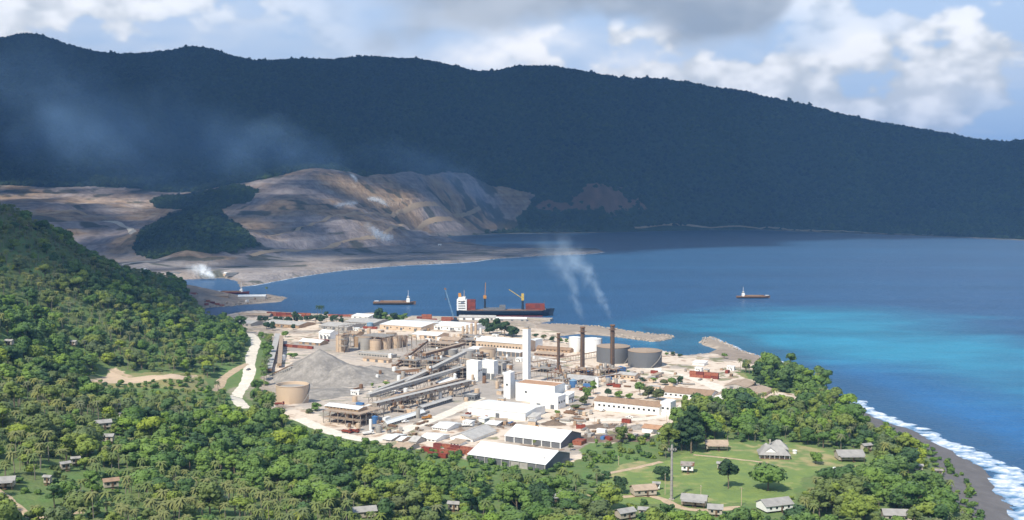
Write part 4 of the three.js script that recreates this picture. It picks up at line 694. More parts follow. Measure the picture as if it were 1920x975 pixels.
function pickup(pos, yaw, m, label, group) {
  const t = thing('pickup_truck', label, 'car', pos, yaw, group);
  part(t, 'body', prism([[-2.5, 0.45], [2.5, 0.45], [2.5, 0.95], [1.2, 1.1], [0.75, 1.75], [-0.7, 1.75], [-0.85, 1.1], [-2.5, 1.1]], 1.75), m);
  part(t, 'windscreen', bx(0.06, 0.7, 1.5).rotateZ(0.6).translate(1.02, 1.42, 0), M.glass); for (const k of [-1, 1]) part(t, 'side_window', bx(1.2, 0.45, 0.04, 0, 1.45, k * 0.89), M.glass);
  for (const x of [1.55, -1.55]) for (const k of [-1, 1]) part(t, 'wheel', new THREE.CylinderGeometry(0.38, 0.38, 0.25, 14).rotateX(Math.PI / 2).translate(x, 0.38, k * 0.8), M.tyre);
  return t;
}
// ---------------------------------------------------------------- the plant
const reds = [M.red, M.maroon, M.brick, M.brick];
// front sheds
shed('warehouse', 'long warehouse with bright white roof and dark bays facing the forest', 'warehouse', [1022, 885, 149, 52], 15, { wall: M.darkGrey, rise: 4.2, bays: 9, light: [5, 6], skip: [4], post: M.grey, eave: 0.7 });
shed('warehouse', 'white roofed warehouse with dark gable end behind the long warehouse', 'warehouse', [1051, 841, 105, 44], 12, { wall: M.darkGrey, rise: 4.2, bays: 6, post: M.white, eave: 0.7 });
shed('shed', 'grey roofed shed with pale wall beside the white warehouses', 'shed', [886, 829, 44, 44], 6, { wall: M.white, top: M.roofGrey, rise: 3, roof: 'gableD', doors: 2 });
shed('shed', 'low white roofed shed beside the grey roofed shed', 'shed', [817, 829, 32, 24], 5, { rise: 1.4, windows: 4 });
shed('shed', 'white and grey shed with a row of dark openings', 'shed', [838, 809, 29, 27], 5, { rise: 1.5, windows: 6, top: M.roofWhite });
shed('shed', 'narrow white roofed shed at the edge of the trees', 'shed', [733, 828, 17, 24], 4, { rise: 1.2, wall: M.grey, doors: 1 });
shed('shed', 'small white roofed shed with an open front by the yard road', 'shed', [752, 830, 9, 18], 4, { rise: 1.2, wall: M.cream, doors: 1 });
shed('shed', 'tan roofed low shed beside the red containers', 'shed', [764, 846, 29, 20], 5, { top: M.roofTan, wall: M.grey, rise: 1.6, windows: 3 });
shed('shed', 'grey arched store between two low sheds', 'shed', [780, 833, 14, 16], 5, { top: M.roofGrey, wall: M.grey, rise: 2.2 });
shed('shed', 'grey roofed lean-to joined to the grey roofed shed', 'shed', [862, 836, 20, 12], 4, { top: M.roofTan, wall: M.white, roof: 'mono', rise: 0.8, windows: 3 });
shed('shed', 'pale roofed shed on the yard behind the grey roofed shed', 'shed', [931, 801, 22, 18], 4, { top: M.roofWhite, wall: M.grey, rise: 1 });
containerRow(800, 846, 4, reds, 'rust red shipping container in the rows beside the sheds', 'red containers in the front yard');
containerRow(822, 839, 5, reds, 'rust red shipping container in the rows beside the sheds', 'red containers in the front yard');
containerRow(848, 848, 3, reds, 'rust red shipping container in the rows beside the sheds', 'red containers in the front yard');
containerRow(812, 856, 2, reds, 'rust red shipping container in the rows beside the sheds', 'red containers in the front yard');
containerRow(1083, 834, 3, reds, 'rust red shipping container behind the dark gable end', 'red containers by the warehouse gable', { side: true });

// white works buildings in the middle
shed('works_building', 'large low white works building with a flat pale roof', 'building', [985, 789, 112, 40], 15, { roof: 'gable', rise: 1.2, top: M.roofWhite, doors: 1, eave: 0.3, ridge: false });
shed('lean_to', 'grey lean-to at the end of the large white works building', 'shed', [1003, 790, 14, 12], 7, { roof: 'mono', rise: 1.5, wall: M.white, top: M.roofGrey, windows: 3 });
shed('works_building', 'tall white building with a terracotta coloured flat roof', 'building', [1040, 758, 74, 21], 34, { roof: 'flat', top: M.terracotta, parapet: M.white, windows: 2, units: 0 });
shed('works_building', 'white block built against the terracotta roofed building', 'building', [1046, 768, 52, 16], 24, { roof: 'flat', top: M.roofWhite, doors: 2, sideWindows: 3 });
shed('works_building', 'stepped white annex with louvred vents', 'building', [1066, 757, 12, 12], 16, { roof: 'mono', rise: 1, top: M.roofWhite, sideWindows: 4 });
shed('tower', 'plain white square tower beside the terracotta roofed building', 'tower', [957, 748, 13, 8], 49, { roof: 'flat', top: M.roofWhite, windows: 1 });
shed('tower', 'slim white lift shaft next to the square tower', 'tower', [968, 745, 8, 6], 30, { roof: 'flat', top: M.roofWhite });
shed('process_building', 'white clad process building with stepped top', 'building', [896, 716, 22, 8], 38, { roof: 'flat', top: M.roofWhite, parapet: M.white, sideWindows: 2, doors: 1 });
shed('process_building', 'white clad process building with dark slate doors along its foot', 'building', [926, 712, 25, 8], 34, { roof: 'flat', top: M.roofWhite, doors: 3, doorMat: M.slate, doorHeight: 5, doorWidth: 3.2 });
shed('process_building', 'narrow grey stair house behind the white process buildings', 'building', [942, 708, 8, 8], 26, { roof: 'flat', wall: M.grey, top: M.roofGrey, sideWindows: 2 });
shed('shed', 'white roofed shed with tan side in front of the process buildings', 'shed', [836, 725, 20, 20], 6, { roof: 'mono', rise: 1.6, wall: M.terracotta, windows: 2 });
tank('silo', 'slim white silo standing before the process buildings', [853, 728, 6], 26, { m: M.white, stair: false, cone: 1.2, group: 'slim white silos' , category: 'silo', rings: 3});
tank('silo', 'slim white silo standing before the process buildings', [846, 729, 6], 14, { m: M.white, stair: false, cone: 1.2, group: 'slim white silos', category: 'silo', rings: 2 });
chimney('white_chimney', 'tall square white chimney with a slightly rusty top', [987.5, 722], 108, 11.5, { square: true, m: M.white, cap: M.cream });
shed('long_building', 'long cream roofed building behind the white chimney', 'building', [981, 662, 91, 24], 17, { roof: 'gable', rise: 3.0, top: M.roofWhite, wall: M.cream, windows: 14 });
shed('long_building', 'long low pale shed in front of the cream roofed building', 'building', [975, 670, 100, 10], 9, { roof: 'mono', rise: 1, top: M.roofWhite, wall: M.tan, bays: 12, post: M.cream });
shed('works_building', 'pale block at the end of the long cream building', 'building', [1004, 654, 12, 14], 16, { roof: 'flat', wall: M.white, top: M.roofWhite });
// three dark stacks with their boilers
for (const [x, y, h, w, q] of [[1047, 706, 82, 5.5, 'thin dark red'], [1092, 700, 88, 8, 'dark brown'], [1148, 699, 91, 8, 'dark rusty']]) {
  chimney('dark_chimney', { 'thin dark red': 'thinnest of three dark chimneys, beside the white chimney', 'dark brown': 'middle one of three dark chimneys, before the white tanks', 'dark rusty': 'dark chimney standing before the black tanks' }[q], [x, y], h, w);
  steelFrame('boiler_steelwork', `rusty boiler steelwork round the foot of the ${q} chimney`, [x + 8, y + 10, 28, 15], 17, { load: 3, onTop: true, m: M.rust, deckMat: M.rustSteel });
}
steelFrame('boiler_steelwork', 'rusty steelwork with reddish pipes between two dark chimneys', [1135, 709, 20, 14], 16, { load: 4, onTop: true, m: M.rustSteel });
steelFrame('boiler_steelwork', 'low steelwork with orange railings before the thin chimney', [1058, 726, 22, 12], 15, { load: 3, onTop: true, m: M.rust });
shed('turbine_hall', 'low grey turbine hall at the foot of the dark chimneys', 'building', [1110, 722, 55, 14], 8, { roof: 'mono', wall: M.grey, top: M.roofGrey, windows: 8 });
shed('turbine_hall', 'pale grey hall beside the blue tank', 'building', [1190, 712, 36, 14], 8, { roof: 'gable', rise: 1.2, wall: M.cream, top: M.roofGrey, windows: 5 });
pipeRack('pipe_rack', 'long rack of rusty pipes behind the dark chimneys', [1000, 690], [1130, 668], 5, 4);
pipeRack('pipe_rack', 'rack of pipes running along the turbine hall', [1040, 728], [1190, 705], 3.5, 4);
// tanks
tank('storage_tank', 'tall white storage tank partly behind the middle dark chimney', [1079, 660, 24], 27, { m: M.white, top: M.white, pipe: true });
tank('storage_tank', 'wider white storage tank beside the tall white tank', [1112, 663, 33], 27, { m: M.white, top: M.white, pipe: true });
tank('storage_tank', 'black tank with a tan roof behind the dark chimney', [1152, 682, 63], 30, { m: M.slate, top: M.roofTan, rim: M.tan, cone: 1.6 });
tank('storage_tank', 'black tank with a tan roof nearest the harbour basin', [1212, 690, 64], 30, { m: M.slate, top: M.roofTan, rim: M.tan, cone: 1.6, stairAt: 0.2, pipe: true });
tank('storage_tank', 'large peach coloured open tank at the forest edge', [543, 757, 62], 36, { m: M.cream, open: true, m2: M.cream, stairAt: 0.7 });
tank('thickener_tank', 'cream tank between grey tanks and the long building', [914, 678, 32], 24, { m: M.cream, top: M.roofTan });
tank('thickener_tank', 'grey tank beside the cream tank', [876, 679, 28], 22, { m: M.grey, top: M.roofGrey });
tank('thickener_tank', 'grey tank between steelwork and another grey tank', [842, 678, 30], 22, { m: M.grey, top: M.roofGrey });
tank('leach_tank', 'tall tan tank with steelwork on top beside the stockpile', [640, 660, 24], 31, { m: M.cream, top: M.roofTan, rings: 3 });
for (const [x, y, w, h, m] of [[683, 656, 26, 23, M.grey], [703, 657, 22, 19, M.cream], [722, 655, 21, 22, M.cream], [741, 653, 20, 22, M.cream], [671, 651, 18, 20, M.tan], [754, 650, 16, 20, M.tan], [690, 648, 20, 20, M.tan], [712, 647, 20, 20, M.cream], [733, 645, 20, 20, M.tan]]) tank('leach_tank', m === M.grey ? 'grey leach tank in the cluster of tan tanks' : 'tan leach tank in the cluster above the stockpile', [x, y, w], h, { m, top: M.roofTan, rings: 2, group: 'cluster of leach tanks', stair: false });
steelFrame('walkway_steelwork', 'tan walkway steelwork over the cluster of leach tanks', [764, 660, 96, 22], 25, { levels: 1, m: M.rustSteel, deck: 0.5, rail: true, w: 0.3, load: 0 });
steelFrame('lattice_tower', 'thin lattice tower above the tall tan tank', [646, 662, 12, 7], 52, { nx: 1, nz: 1, levels: 4, m: M.rustSteel, w: 0.3, load: 0 });
steelFrame('lattice_tower', 'slender lattice tower behind the tall tan tank', [658, 652, 8, 5], 44, { nx: 1, nz: 1, levels: 4, m: M.rustSteel, w: 0.25, load: 0 });
tank('water_tank', 'bright blue tank on the yard by the dark chimneys', [1165, 703, 19], 13, { m: M.blue, top: M.blue, cone: 1.4 });
tank('water_tank', 'blue tank beside the terracotta roofed building', [1075, 727, 14], 13, { m: M.blue, top: M.paleBlue, cone: 1.5 });
tank('water_tank', 'blue tank at the corner of the mill building', [702, 795, 12], 13, { m: M.blue, top: M.blue, cone: 1 });
for (const [x, y] of [[868, 636], [876, 634], [884, 631], [892, 628]]) tank('silo', 'slim tan column in the row behind the long building', [x, y, 5], 24, { m: M.cream, stair: false, category: 'silo', group: 'row of slim tan columns', rings: 3, cone: 1 });
steelFrame('walkway_steelwork', 'small steel gantry joining the slim tan columns', [900, 640, 38, 8], 10, { levels: 2, m: M.rustSteel, load: 2 });

// the mill, its conveyors and galleries
steelFrame('mill_building', 'open steel mill building with a white roof strip and dark ground floor', [676, 801, 78, 36], 25, { levels: 2, m: M.rustSteel, load: 5, deckMat: M.roofTan, category: 'building' });
shed('mill_roof_house', 'narrow white roofed gallery on top of the mill building', 'gallery', [672, 796, 70, 14], 4, { lift: 25, roof: 'gable', rise: 0.9, wall: M.tan, windows: 9 });
shed('control_room', 'small white control room on the mill yard', 'building', [690, 770, 12, 9], 8, { roof: 'flat', wall: M.cream, top: M.roofWhite, windows: 2 });
conveyor('gallery', 'long grey gallery running from the mill to the process buildings', [702, 780, 8], [880, 735, 8], 4.6, { m: M.roofGrey, side: M.rustSteel, tall: 2.4 });
conveyor('gallery', 'second grey gallery alongside the first', [716, 770, 7], [868, 728, 7], 3.6, { m: M.roofTan, side: M.rustSteel, tall: 2.2 });
conveyor('gallery', 'thin pale conveyor behind the two galleries', [690, 757, 6], [880, 705, 9], 3.4, { m: M.roofGrey });
conveyor('gallery', 'pale conveyor climbing to the white process building', [760, 728, 5], [872, 690, 14], 3.6, { m: M.roofGrey });
conveyor('gallery', 'conveyor running along the foot of the stockpile', [700, 745, 4], [790, 715, 6], 3, { m: M.roofGrey });
shed('long_shed', 'long white roofed shed in front of the grey galleries', 'shed', [726, 800, 8, 62], 6, { rise: 1.6, roof: 'gableD', wall: M.grey, top: M.roofWhite, sideWindows: 14 });
shed('long_shed', 'dark fronted substation under the grey gallery', 'building', [792, 770, 10, 52], 7, { rise: 1, roof: 'gableD', wall: M.slate, top: M.roofGrey, sideWindows: 12 });
shed('substation', 'small slate block at the end of the galleries', 'building', [890, 752, 22, 10], 10, { roof: 'flat', wall: M.slate, top: M.roofGrey, windows: 4, sideWindows: 2 });
conveyor('trestle_conveyor', 'brown trestle conveyor rising beside the stockpile', [738, 690, 2], [800, 668, 15], 4, { m: M.rustSteel, side: M.rust, leg: M.rust, every: 6 });
conveyor('trestle_conveyor', 'lower brown trestle conveyor leaving the stockpile', [742, 702, 2], [790, 706, 6], 4, { m: M.rustSteel, side: M.rust, leg: M.rust, every: 6 });
conveyor('trestle_conveyor', 'long brown trestle conveyor reaching the grey tanks', [795, 690, 12], [870, 668, 12], 4, { m: M.roofTan, side: M.rust, leg: M.rustSteel, every: 7 });
steelFrame('crusher_steelwork', 'tall rusty crusher steelwork between trestles and grey tanks', [822, 700, 34, 22], 24, { levels: 3, m: M.rustSteel, load: 4, onTop: true });
steelFrame('crusher_steelwork', 'rusty screening steelwork beside the white silos', [868, 712, 26, 18], 22, { levels: 3, m: M.rustSteel, load: 4, onTop: true });
steelFrame('crusher_steelwork', 'dark steelwork at the head of the trestle conveyor', [806, 716, 24, 16], 20, { levels: 2, m: M.rust, load: 4, onTop: true });
steelFrame('process_steelwork', 'steelwork packed with vessels in front of the cream tank', [945, 690, 40, 16], 12, { levels: 2, m: M.rustSteel, load: 5, onTop: true });
steelFrame('process_steelwork', 'low steelwork with pumps beside the white chimney', [1030, 700, 34, 16], 9, { levels: 1, m: M.rustSteel, load: 4, onTop: true });
steelFrame('process_steelwork', 'steelwork and pipes beside the galleries', [770, 758, 30, 14], 9, { levels: 1, m: M.rustSteel, load: 5, onTop: true });
steelFrame('process_steelwork', 'steelwork with tan decks above the leach tanks', [845, 655, 50, 16], 10, { levels: 2, m: M.rustSteel, load: 4, onTop: true, deckMat: M.roofTan });
steelFrame('process_steelwork', 'scaffold of pipes behind the cream roofed building', [895, 650, 32, 18], 12, { levels: 2, m: M.rustSteel, load: 4, onTop: true });
shed('gravel_wall', 'long grey retaining hall under the leach tanks', 'building', [735, 672, 72, 8], 6, { roof: 'flat', wall: M.grey, top: M.roofGrey, windows: 12 });
shed('shed', 'tan walled shed under the leach tank cluster', 'shed', [728, 681, 52, 6], 6, { roof: 'mono', rise: 0.6, wall: M.cream, top: M.roofTan, doors: 3 });
shed('control_room', 'small white cabin beside the trestle conveyor', 'building', [733, 672, 5, 3], 8, { roof: 'flat', top: M.roofWhite });
// buildings behind, towards the wharf
const back = [
  ['large pale roofed store sloping up beside the leach tanks', [790, 622, 84, 40], 9, M.roofWhite, M.cream], ['wide white roofed store behind the slim tan columns', [880, 622, 74, 34], 8, M.roofWhite, M.white],
  ['grey roofed store close to the wharf trees', [700, 612, 60, 30], 6, M.roofGrey, M.grey], ['grey roofed store behind the lattice tower', [650, 620, 58, 28], 6, M.roofGrey, M.grey],
  ['long grey roofed store at the head of the haul road', [560, 616, 76, 24], 6, M.roofGrey, M.tan], ['grey roofed store by the small harbour', [470, 612, 60, 20], 5, M.roofGrey, M.grey],
  ['white gabled hall near the row of red containers', [619, 636, 24, 12], 12, M.roofWhite, M.white], ['cream store with low pitched roof behind the tan tanks', [820, 636, 50, 20], 6, M.roofWhite, M.cream],
  ['low tan store beside the slim columns', [858, 645, 36, 14], 6, M.roofTan, M.tan], ['white roofed store at the edge of the wharf', [690, 600, 34, 18], 6, M.roofWhite, M.white], ['pale store in front of the wharf containers', [815, 610, 46, 16], 5, M.roofGrey, M.white], ['small tan store behind the stockpile', [600, 648, 44, 12], 5, M.roofWhite, M.tan], ['white roofed shed on the terrace over the wharf', [756, 616, 30, 14], 6, M.roofWhite, M.white], ['tan shed among the wharf stores', [668, 632, 26, 12], 6, M.roofTan, M.tan]];
for (const [label, b, h, top, wall] of back) shed('store', label, 'store', b, h, { top, wall, rise: 2.2, doors: 3, windows: b[2] > 50 ? 6 : 3 });
tank('water_tank', 'pale blue tank on the terrace over the wharf', [693, 613, 12], 7, { m: M.paleBlue, top: M.paleBlue, cone: 1 });
containerRow(536, 650, 6, reds, 'red shipping container in the row by the stockpile', 'red containers by the stockpile');
containerRow(575, 645, 3, M.blue, 'blue shipping container in the row by the stockpile', 'blue containers by the stockpile');
containerRow(594, 640, 3, reds, 'red shipping container in the row by the stockpile', 'red containers by the stockpile');
containerRow(625, 615, 3, reds, 'red shipping container behind the white gabled hall', 'red containers behind the gabled hall');
containerRow(686, 616, 3, reds, 'red shipping container beside the pale blue tank', 'red containers beside the pale blue tank');
containerRow(505, 592, 9, reds, 'red shipping container stacked along the wharf', 'red containers on the wharf', { high: 2, yaw: -0.12 });
containerRow(620, 593, 5, reds, 'red shipping container among the wharf trees', 'red containers among the wharf trees', { high: 1, yaw: -0.1 });
containerRow(786, 601, 4, reds, 'red shipping container stacked near the crane', 'red containers near the crane', { high: 3, yaw: -0.1 });
containerRow(832, 602, 3, reds, 'red shipping container behind the cargo ship', 'red containers behind the cargo ship', { high: 2, yaw: -0.1 });
containerRow(878, 608, 5, reds, 'red shipping container on the quay', 'red containers on the quay', { high: 1, yaw: -0.1 });
shed('wharf_shed', 'low grey wharf shed beside the small harbour', 'shed', [500, 600, 80, 12], 5, { yaw: -0.12, L: 46, D: 14, top: M.roofTan, wall: M.slate, rise: 2 });
shed('wharf_shed', 'white wharf shed behind the cargo ship', 'shed', [925, 604, 70, 12], 5, { yaw: -0.1, L: 46, D: 14, top: M.roofGrey, wall: M.white, rise: 2, doors: 4 });
shed('wharf_shed', 'pale shed on the quay before the dark trees', 'shed', [985, 606, 60, 12], 4, { yaw: -0.1, L: 38, D: 12, top: M.roofWhite, wall: M.grey, rise: 1.6, doors: 3 });
shed('wharf_shed', 'white roofed shed out on the harbour spit', 'shed', [492, 563, 46, 10], 5, { yaw: 0.1, L: 40, D: 14, top: M.roofWhite, wall: M.grey, rise: 2 });
shed('wharf_shed', 'rust roofed shed at the root of the harbour spit', 'shed', [366, 560, 46, 10], 5, { yaw: 0.05, L: 26, D: 16, top: M.red, wall: M.tan, rise: 2.4 });
shed('wharf_shed', 'low tan shed in the middle of the harbour spit', 'shed', [430, 562, 46, 10], 5, { yaw: 0.1, L: 26, D: 12, top: M.roofTan, wall: M.tan, rise: 1.8 });
containerRow(390, 566, 4, reds, 'red shipping container on the harbour spit', 'red containers on the harbour spit', { yaw: 0.1 });

// right-hand yard and offices
shed('office_block', 'long office block with brown roof and white wall bands', 'office', [1236, 779, 118, 16], 17, { roof: 'gable', rise: 2.2, top: M.brownRoof, wall: M.white, bays: 0, windows: 12 });
shed('office_block', 'white end block of the long office block', 'office', [1257, 779, 18, 14], 24, { roof: 'flat', wall: M.white, top: M.roofWhite, windows: 2 });
steelFrame('carport', 'open carport with flat brown roof beside the long office block', [1157, 770, 40, 14], 11, { levels: 1, nx: 6, category: 'carport', m: M.white, roofMat: M.brownRoof, w: 0.3, load: 0 });
shed('office_block', 'brown roofed office among palms by the coast road', 'office', [1332, 752, 86, 22], 10, { roof: 'gable', rise: 2.6, top: M.brownRoof, wall: M.white, windows: 9 });
shed('office_block', 'second wing of the brown roofed office', 'office', [1370, 752, 30, 26], 8, { roof: 'gableD', rise: 2.2, top: M.roofTan, wall: M.white, sideWindows: 5 });
shed('shed', 'tan roofed shed with pale ridge next to the container wall', 'shed', [1430, 745, 38, 32], 6, { roof: 'gableD', rise: 2, top: M.roofTan, wall: M.cream, doors: 2 });
shed('shed', 'pale tan shed joined to the pale ridged shed', 'shed', [1400, 731, 38, 30], 5, { roof: 'gableD', rise: 2, top: M.roofTan, wall: M.grey, doors: 2 });
shed('shed', 'white roofed shed by the red containers on the headland road', 'shed', [1320, 686, 20, 10], 5, { roof: 'mono', rise: 0.8, wall: M.white });
shed('shed', 'small tan walled workshop at the edge of the forest', 'shed', [1246, 815, 40, 14], 9, { roof: 'gable', rise: 1.4, top: M.terracotta, wall: M.white, doors: 1 });
containerRow(1300, 707, 4, reds, 'orange red shipping container beside the green yard', 'red containers beside the green yard', { high: 2 });
containerRow(1448, 752, 3, M.blue, 'blue shipping container in the wall along the coast', 'blue containers along the coast', { side: true });
containerRow(1466, 757, 5, reds, 'red shipping container in the wall along the coast', 'red containers along the coast', { yaw: 0.08 });
containerRow(1505, 757, 2, M.blue, 'blue shipping container in the wall along the coast', 'blue containers along the coast', { yaw: 0.08 });

// stockpile: a cone of crushed ore with smaller heaps
const oreMat = new THREE.MeshStandardMaterial({ color: new THREE.Color().setRGB(0.50, 0.46, 0.42), roughness: 0.97, map: texture(512, 512, (i, j) => { const v = 150 + 80 * tnoise(i / 32, j / 32, 16, 6) + 30 * (tnoise(i / 4, j / 4, 128, 2) - 0.5); return [v, v * 0.985, v * 0.96]; }, true, [0.02, 0.02]) });
function heap(label, px, py, r, h, sx = 1, m = oreMat, group) {
  const p = G(px, py), n = 72, rings = 26, pos = [], idx = [], uv = [];
  for (let k = 0; k <= rings; k++) for (let i = 0; i < n; i++) {
    const a = i / n * 2 * Math.PI, t = k / rings, q = r * t * (1 + 0.22 * (fbm(Math.cos(a) * 1.4 + px, Math.sin(a) * 1.4 + py, 3) - 0.5) * 2), x = Math.cos(a) * q * sx, z = Math.sin(a) * q, gully = (fbm(a * 7 + px, t * 2, 3) - 0.5) * 1.6 * t * (1 - t) * 4;
    pos.push(x, h * (1 - Math.pow(t, 0.92)) + gully * Math.min(1, h / 12) + (fbm(x / 3 + 9, z / 3, 3) - 0.5) * 0.8 + lerp(0, ground(p.x + x, p.z + z) - p.y - 0.3, t), z); uv.push(x, z);
  }
  for (let k = 0; k < rings; k++) for (let i = 0; i < n; i++) { const a = k * n + i, b = k * n + (i + 1) % n; idx.push(a, b, a + n, b, b + n, a + n); }
  const m_ = shade(new THREE.Mesh(meshOf(pos, idx, uv), m)); m_.name = numbered('ore_heap'); m_.position.copy(p); scene.add(m_); return tag(m_, label, 'ore heap', group);
}
heap('tall cone of grey crushed ore in the middle of the plant', 600, 700, 38, 21.5, 1.1);
heap('broad low grey heap on the near flank of the ore cone', 652, 708, 36, 12, 1.2);
heap('grey heap between the ore cone and the trestle conveyor', 696, 700, 26, 7, 1.3);
heap('low grey spread of ore beside the peach coloured tank', 610, 738, 26, 3, 1.5);
heap('small dark heap at the foot of the ore cone', 572, 724, 10, 3, 1.3);
const spoil = new THREE.MeshStandardMaterial({ color: new THREE.Color().setRGB(0.30, 0.22, 0.16), roughness: 0.97, map: oreMat.map });
heap('brown spoil heap beside the low white works building', 1036, 795, 7, 3, 1.4, spoil);
heap('brown rubble heap on the yard beyond the warehouse gable', 1130, 800, 9, 2, 1.6, spoil);
heap('grey rubble heap beside the small workshop', 1196, 802, 8, 2.6, 1.2, oreMat);
heap('long dark rubble bank along the forest edge of the yard', 1150, 822, 14, 2.2, 2.2, spoil);
// the feed wall: a steep grey stone retaining wall with a conveyor over it
{
  const { c, L, D, yaw, mpp } = spot(545, 710, 40, 10), t = thing('retaining_wall', 'steep dark stone wall at the feed end of the conveyors', 'wall', c, yaw), h = 22 * mpp;
  part(t, 'wall_face', prism([[-L / 2, 0], [L / 2, 0], [L / 2, h], [L / 2 - 3, h], [-L / 2, 2]], D), M.grey); part(t, 'coping', bar(V(-L / 2, 2.3, 0), V(L / 2 - 3, h + 0.3, 0), D + 0.6, 0.7), M.rust);
  for (let k = 0; k < 9; k++) { const x = -L / 2 + L * (k + 0.5) / 9; part(t, 'buttress', bx(0.8, 1.5 + h * 0.8 * (k + 0.5) / 9, 0.8, x, (1.5 + h * 0.8 * (k + 0.5) / 9) / 2, D / 2 + 0.3), M.slate); }
}
conveyor('feed_conveyor', 'long straight feed conveyor running up beside the haul road', [504, 700, 3], [521, 636, 5], 5, { m: M.roofGrey, side: M.rust });
conveyor('feed_conveyor', 'second feed conveyor parallel to the first', [524, 690, 3], [528, 640, 5], 3.5, { m: M.roofTan, side: M.tan });
shed('control_room', 'small white cabin at the head of the feed conveyors', 'building', [530, 676, 7, 4], 9, { roof: 'flat', top: M.roofWhite });

// wharf, breakwater stones and quay edges
function quay(label, pts, w, h, m = M.concrete, name = 'quay') {
  for (let i = 0; i < 1; i++) { const P = pts.map(([x, y]) => at(x, y, 0)), t = thing(name, label, 'quay', P[0]); P.forEach((p, k) => { if (!k) return; const a = P[k - 1].clone().sub(P[0]).setY(h - 1.5), b = p.clone().sub(P[0]).setY(h - 1.5); part(t, 'deck', bar(a, b, w, 3), m); const n = Math.round(a.distanceTo(b) / 12); for (let q = 0; q <= n; q++) { const c = a.clone().lerp(b, q / Math.max(1, n)); part(t, 'pile', cyl(0.6, 0.6, h, c.x, -1.5, c.z, 8), M.slate); } }); }
}
quay('concrete quay beside the cargo ship', [[770, 597], [862, 599], [960, 599], [1034, 602]], 12, 3);
quay('narrow jetty beyond the cargo ship bow', [[985, 599], [1036, 600]], 8, 2.4, M.concrete, 'jetty');

// more of the works: brown sheds by the inner basin, racks, and the harbour sheds across the inlet
shed('long_shed', 'long brown roofed shed between the white chimney and the basin', 'shed', [1068, 662, 62, 8], 5, { roof: 'gable', rise: 1.8, top: M.brownRoof, wall: M.tan, windows: 8 });
shed('long_shed', 'lower brown shed in front of the long brown roofed shed', 'shed', [1050, 670, 48, 8], 4, { roof: 'mono', rise: 1, top: M.roofTan, wall: M.rust, windows: 6 });
pipeRack('pipe_rack', 'rack of pale pipes from the leach tanks to the cream tank', [770, 668], [900, 690], 6, 5);
pipeRack('pipe_rack', 'rack of pipes beside the tall white building', [930, 722], [1010, 706], 6, 5);
pipeRack('pipe_rack', 'low rack of pipes beside the mill yard', [690, 745], [800, 740], 4, 4);
pipeRack('pipe_rack', 'rack of pipes along the basin side of the chimneys', [1010, 682], [1060, 690], 5, 4);
steelFrame('process_steelwork', 'steelwork tower of pipes behind the white process buildings', [905, 690, 20, 12], 26, { levels: 4, load: 3, onTop: true });
steelFrame('process_steelwork', 'steelwork over pumps beside the tall white building', [955, 720, 24, 12], 16, { levels: 2, load: 4, onTop: true });
steelFrame('process_steelwork', 'long low steelwork behind the stockpile trestles', [780, 690, 36, 14], 14, { levels: 2, load: 4, onTop: true });
steelFrame('process_steelwork', 'rusty steelwork beneath the first gallery', [760, 775, 30, 10], 7, { levels: 1, load: 4, onTop: true });
for (const [l, b, h, top, wall] of [['dark loading shed across the harbour inlet', [330, 521, 30, 8], 7, M.slate, M.darkGrey], ['small pale hut on the far side of the inlet', [424, 519, 8, 4], 6, M.roofWhite, M.cream], ['low dark shed beside the inlet steam', [440, 519, 22, 6], 5, M.slate, M.darkGrey], ['white shed on the mine shore road', [268, 510, 12, 5], 4, M.roofWhite, M.white], ['pale hut on the long mine spit', [826, 462, 8, 4], 3, M.roofWhite, M.white]]) shed('mine_shed', l, 'shed', b, h, { g: GF, top, wall, rise: 1.6, doors: 1, yaw: -0.2, D: 12, L: b[2] * 0.95 });
// ---------------------------------------------------------------- ships
function hull(L, W, h, draft = 1) {   // bow towards +x
  const st = 24, ring = 9, pos = [], idx = [];
  for (let i = 0; i <= st; i++) {
    const t = i / st, x = (t - 0.5) * L, bow = sstep(0.80, 1.0, t), stern = 1 - sstep(0, 0.1, t), w = W / 2 * (1 - Math.pow(bow, 1.6) * 0.97) * (1 - 0.25 * stern), top = h * (1 + 0.28 * sstep(0.86, 0.95, t) + 0.12 * stern), k0 = bow * L * 0.02;
    for (let k = 0; k < ring; k++) { const s = k / (ring - 1) * 2 - 1, a = Math.abs(s), y = lerp(-draft, top, Math.pow(a, 0.55)), q = Math.sign(s) * w * (a < 0.02 ? 0.01 : lerp(0.72, 1, Math.min(1, a * 1.4))); pos.push(x + k0 * a, y, q); }
  }
  for (let i = 0; i < st; i++) for (let k = 0; k < ring - 1; k++) { const a = i * ring + k, b = a + ring; idx.push(a, b, a + 1, a + 1, b, b + 1); }
  for (let i = 0; i < st; i++) { const a = i * ring, b = a + ring; idx.push(a, a + ring - 1, b, b, a + ring - 1, b + ring - 1); }
  for (let k = 1; k < ring - 1; k++) idx.push(0, k, k + 1);
  const g = meshOf(pos, idx).toNonIndexed(); g.computeVertexNormals(); return metreUV(g);
}
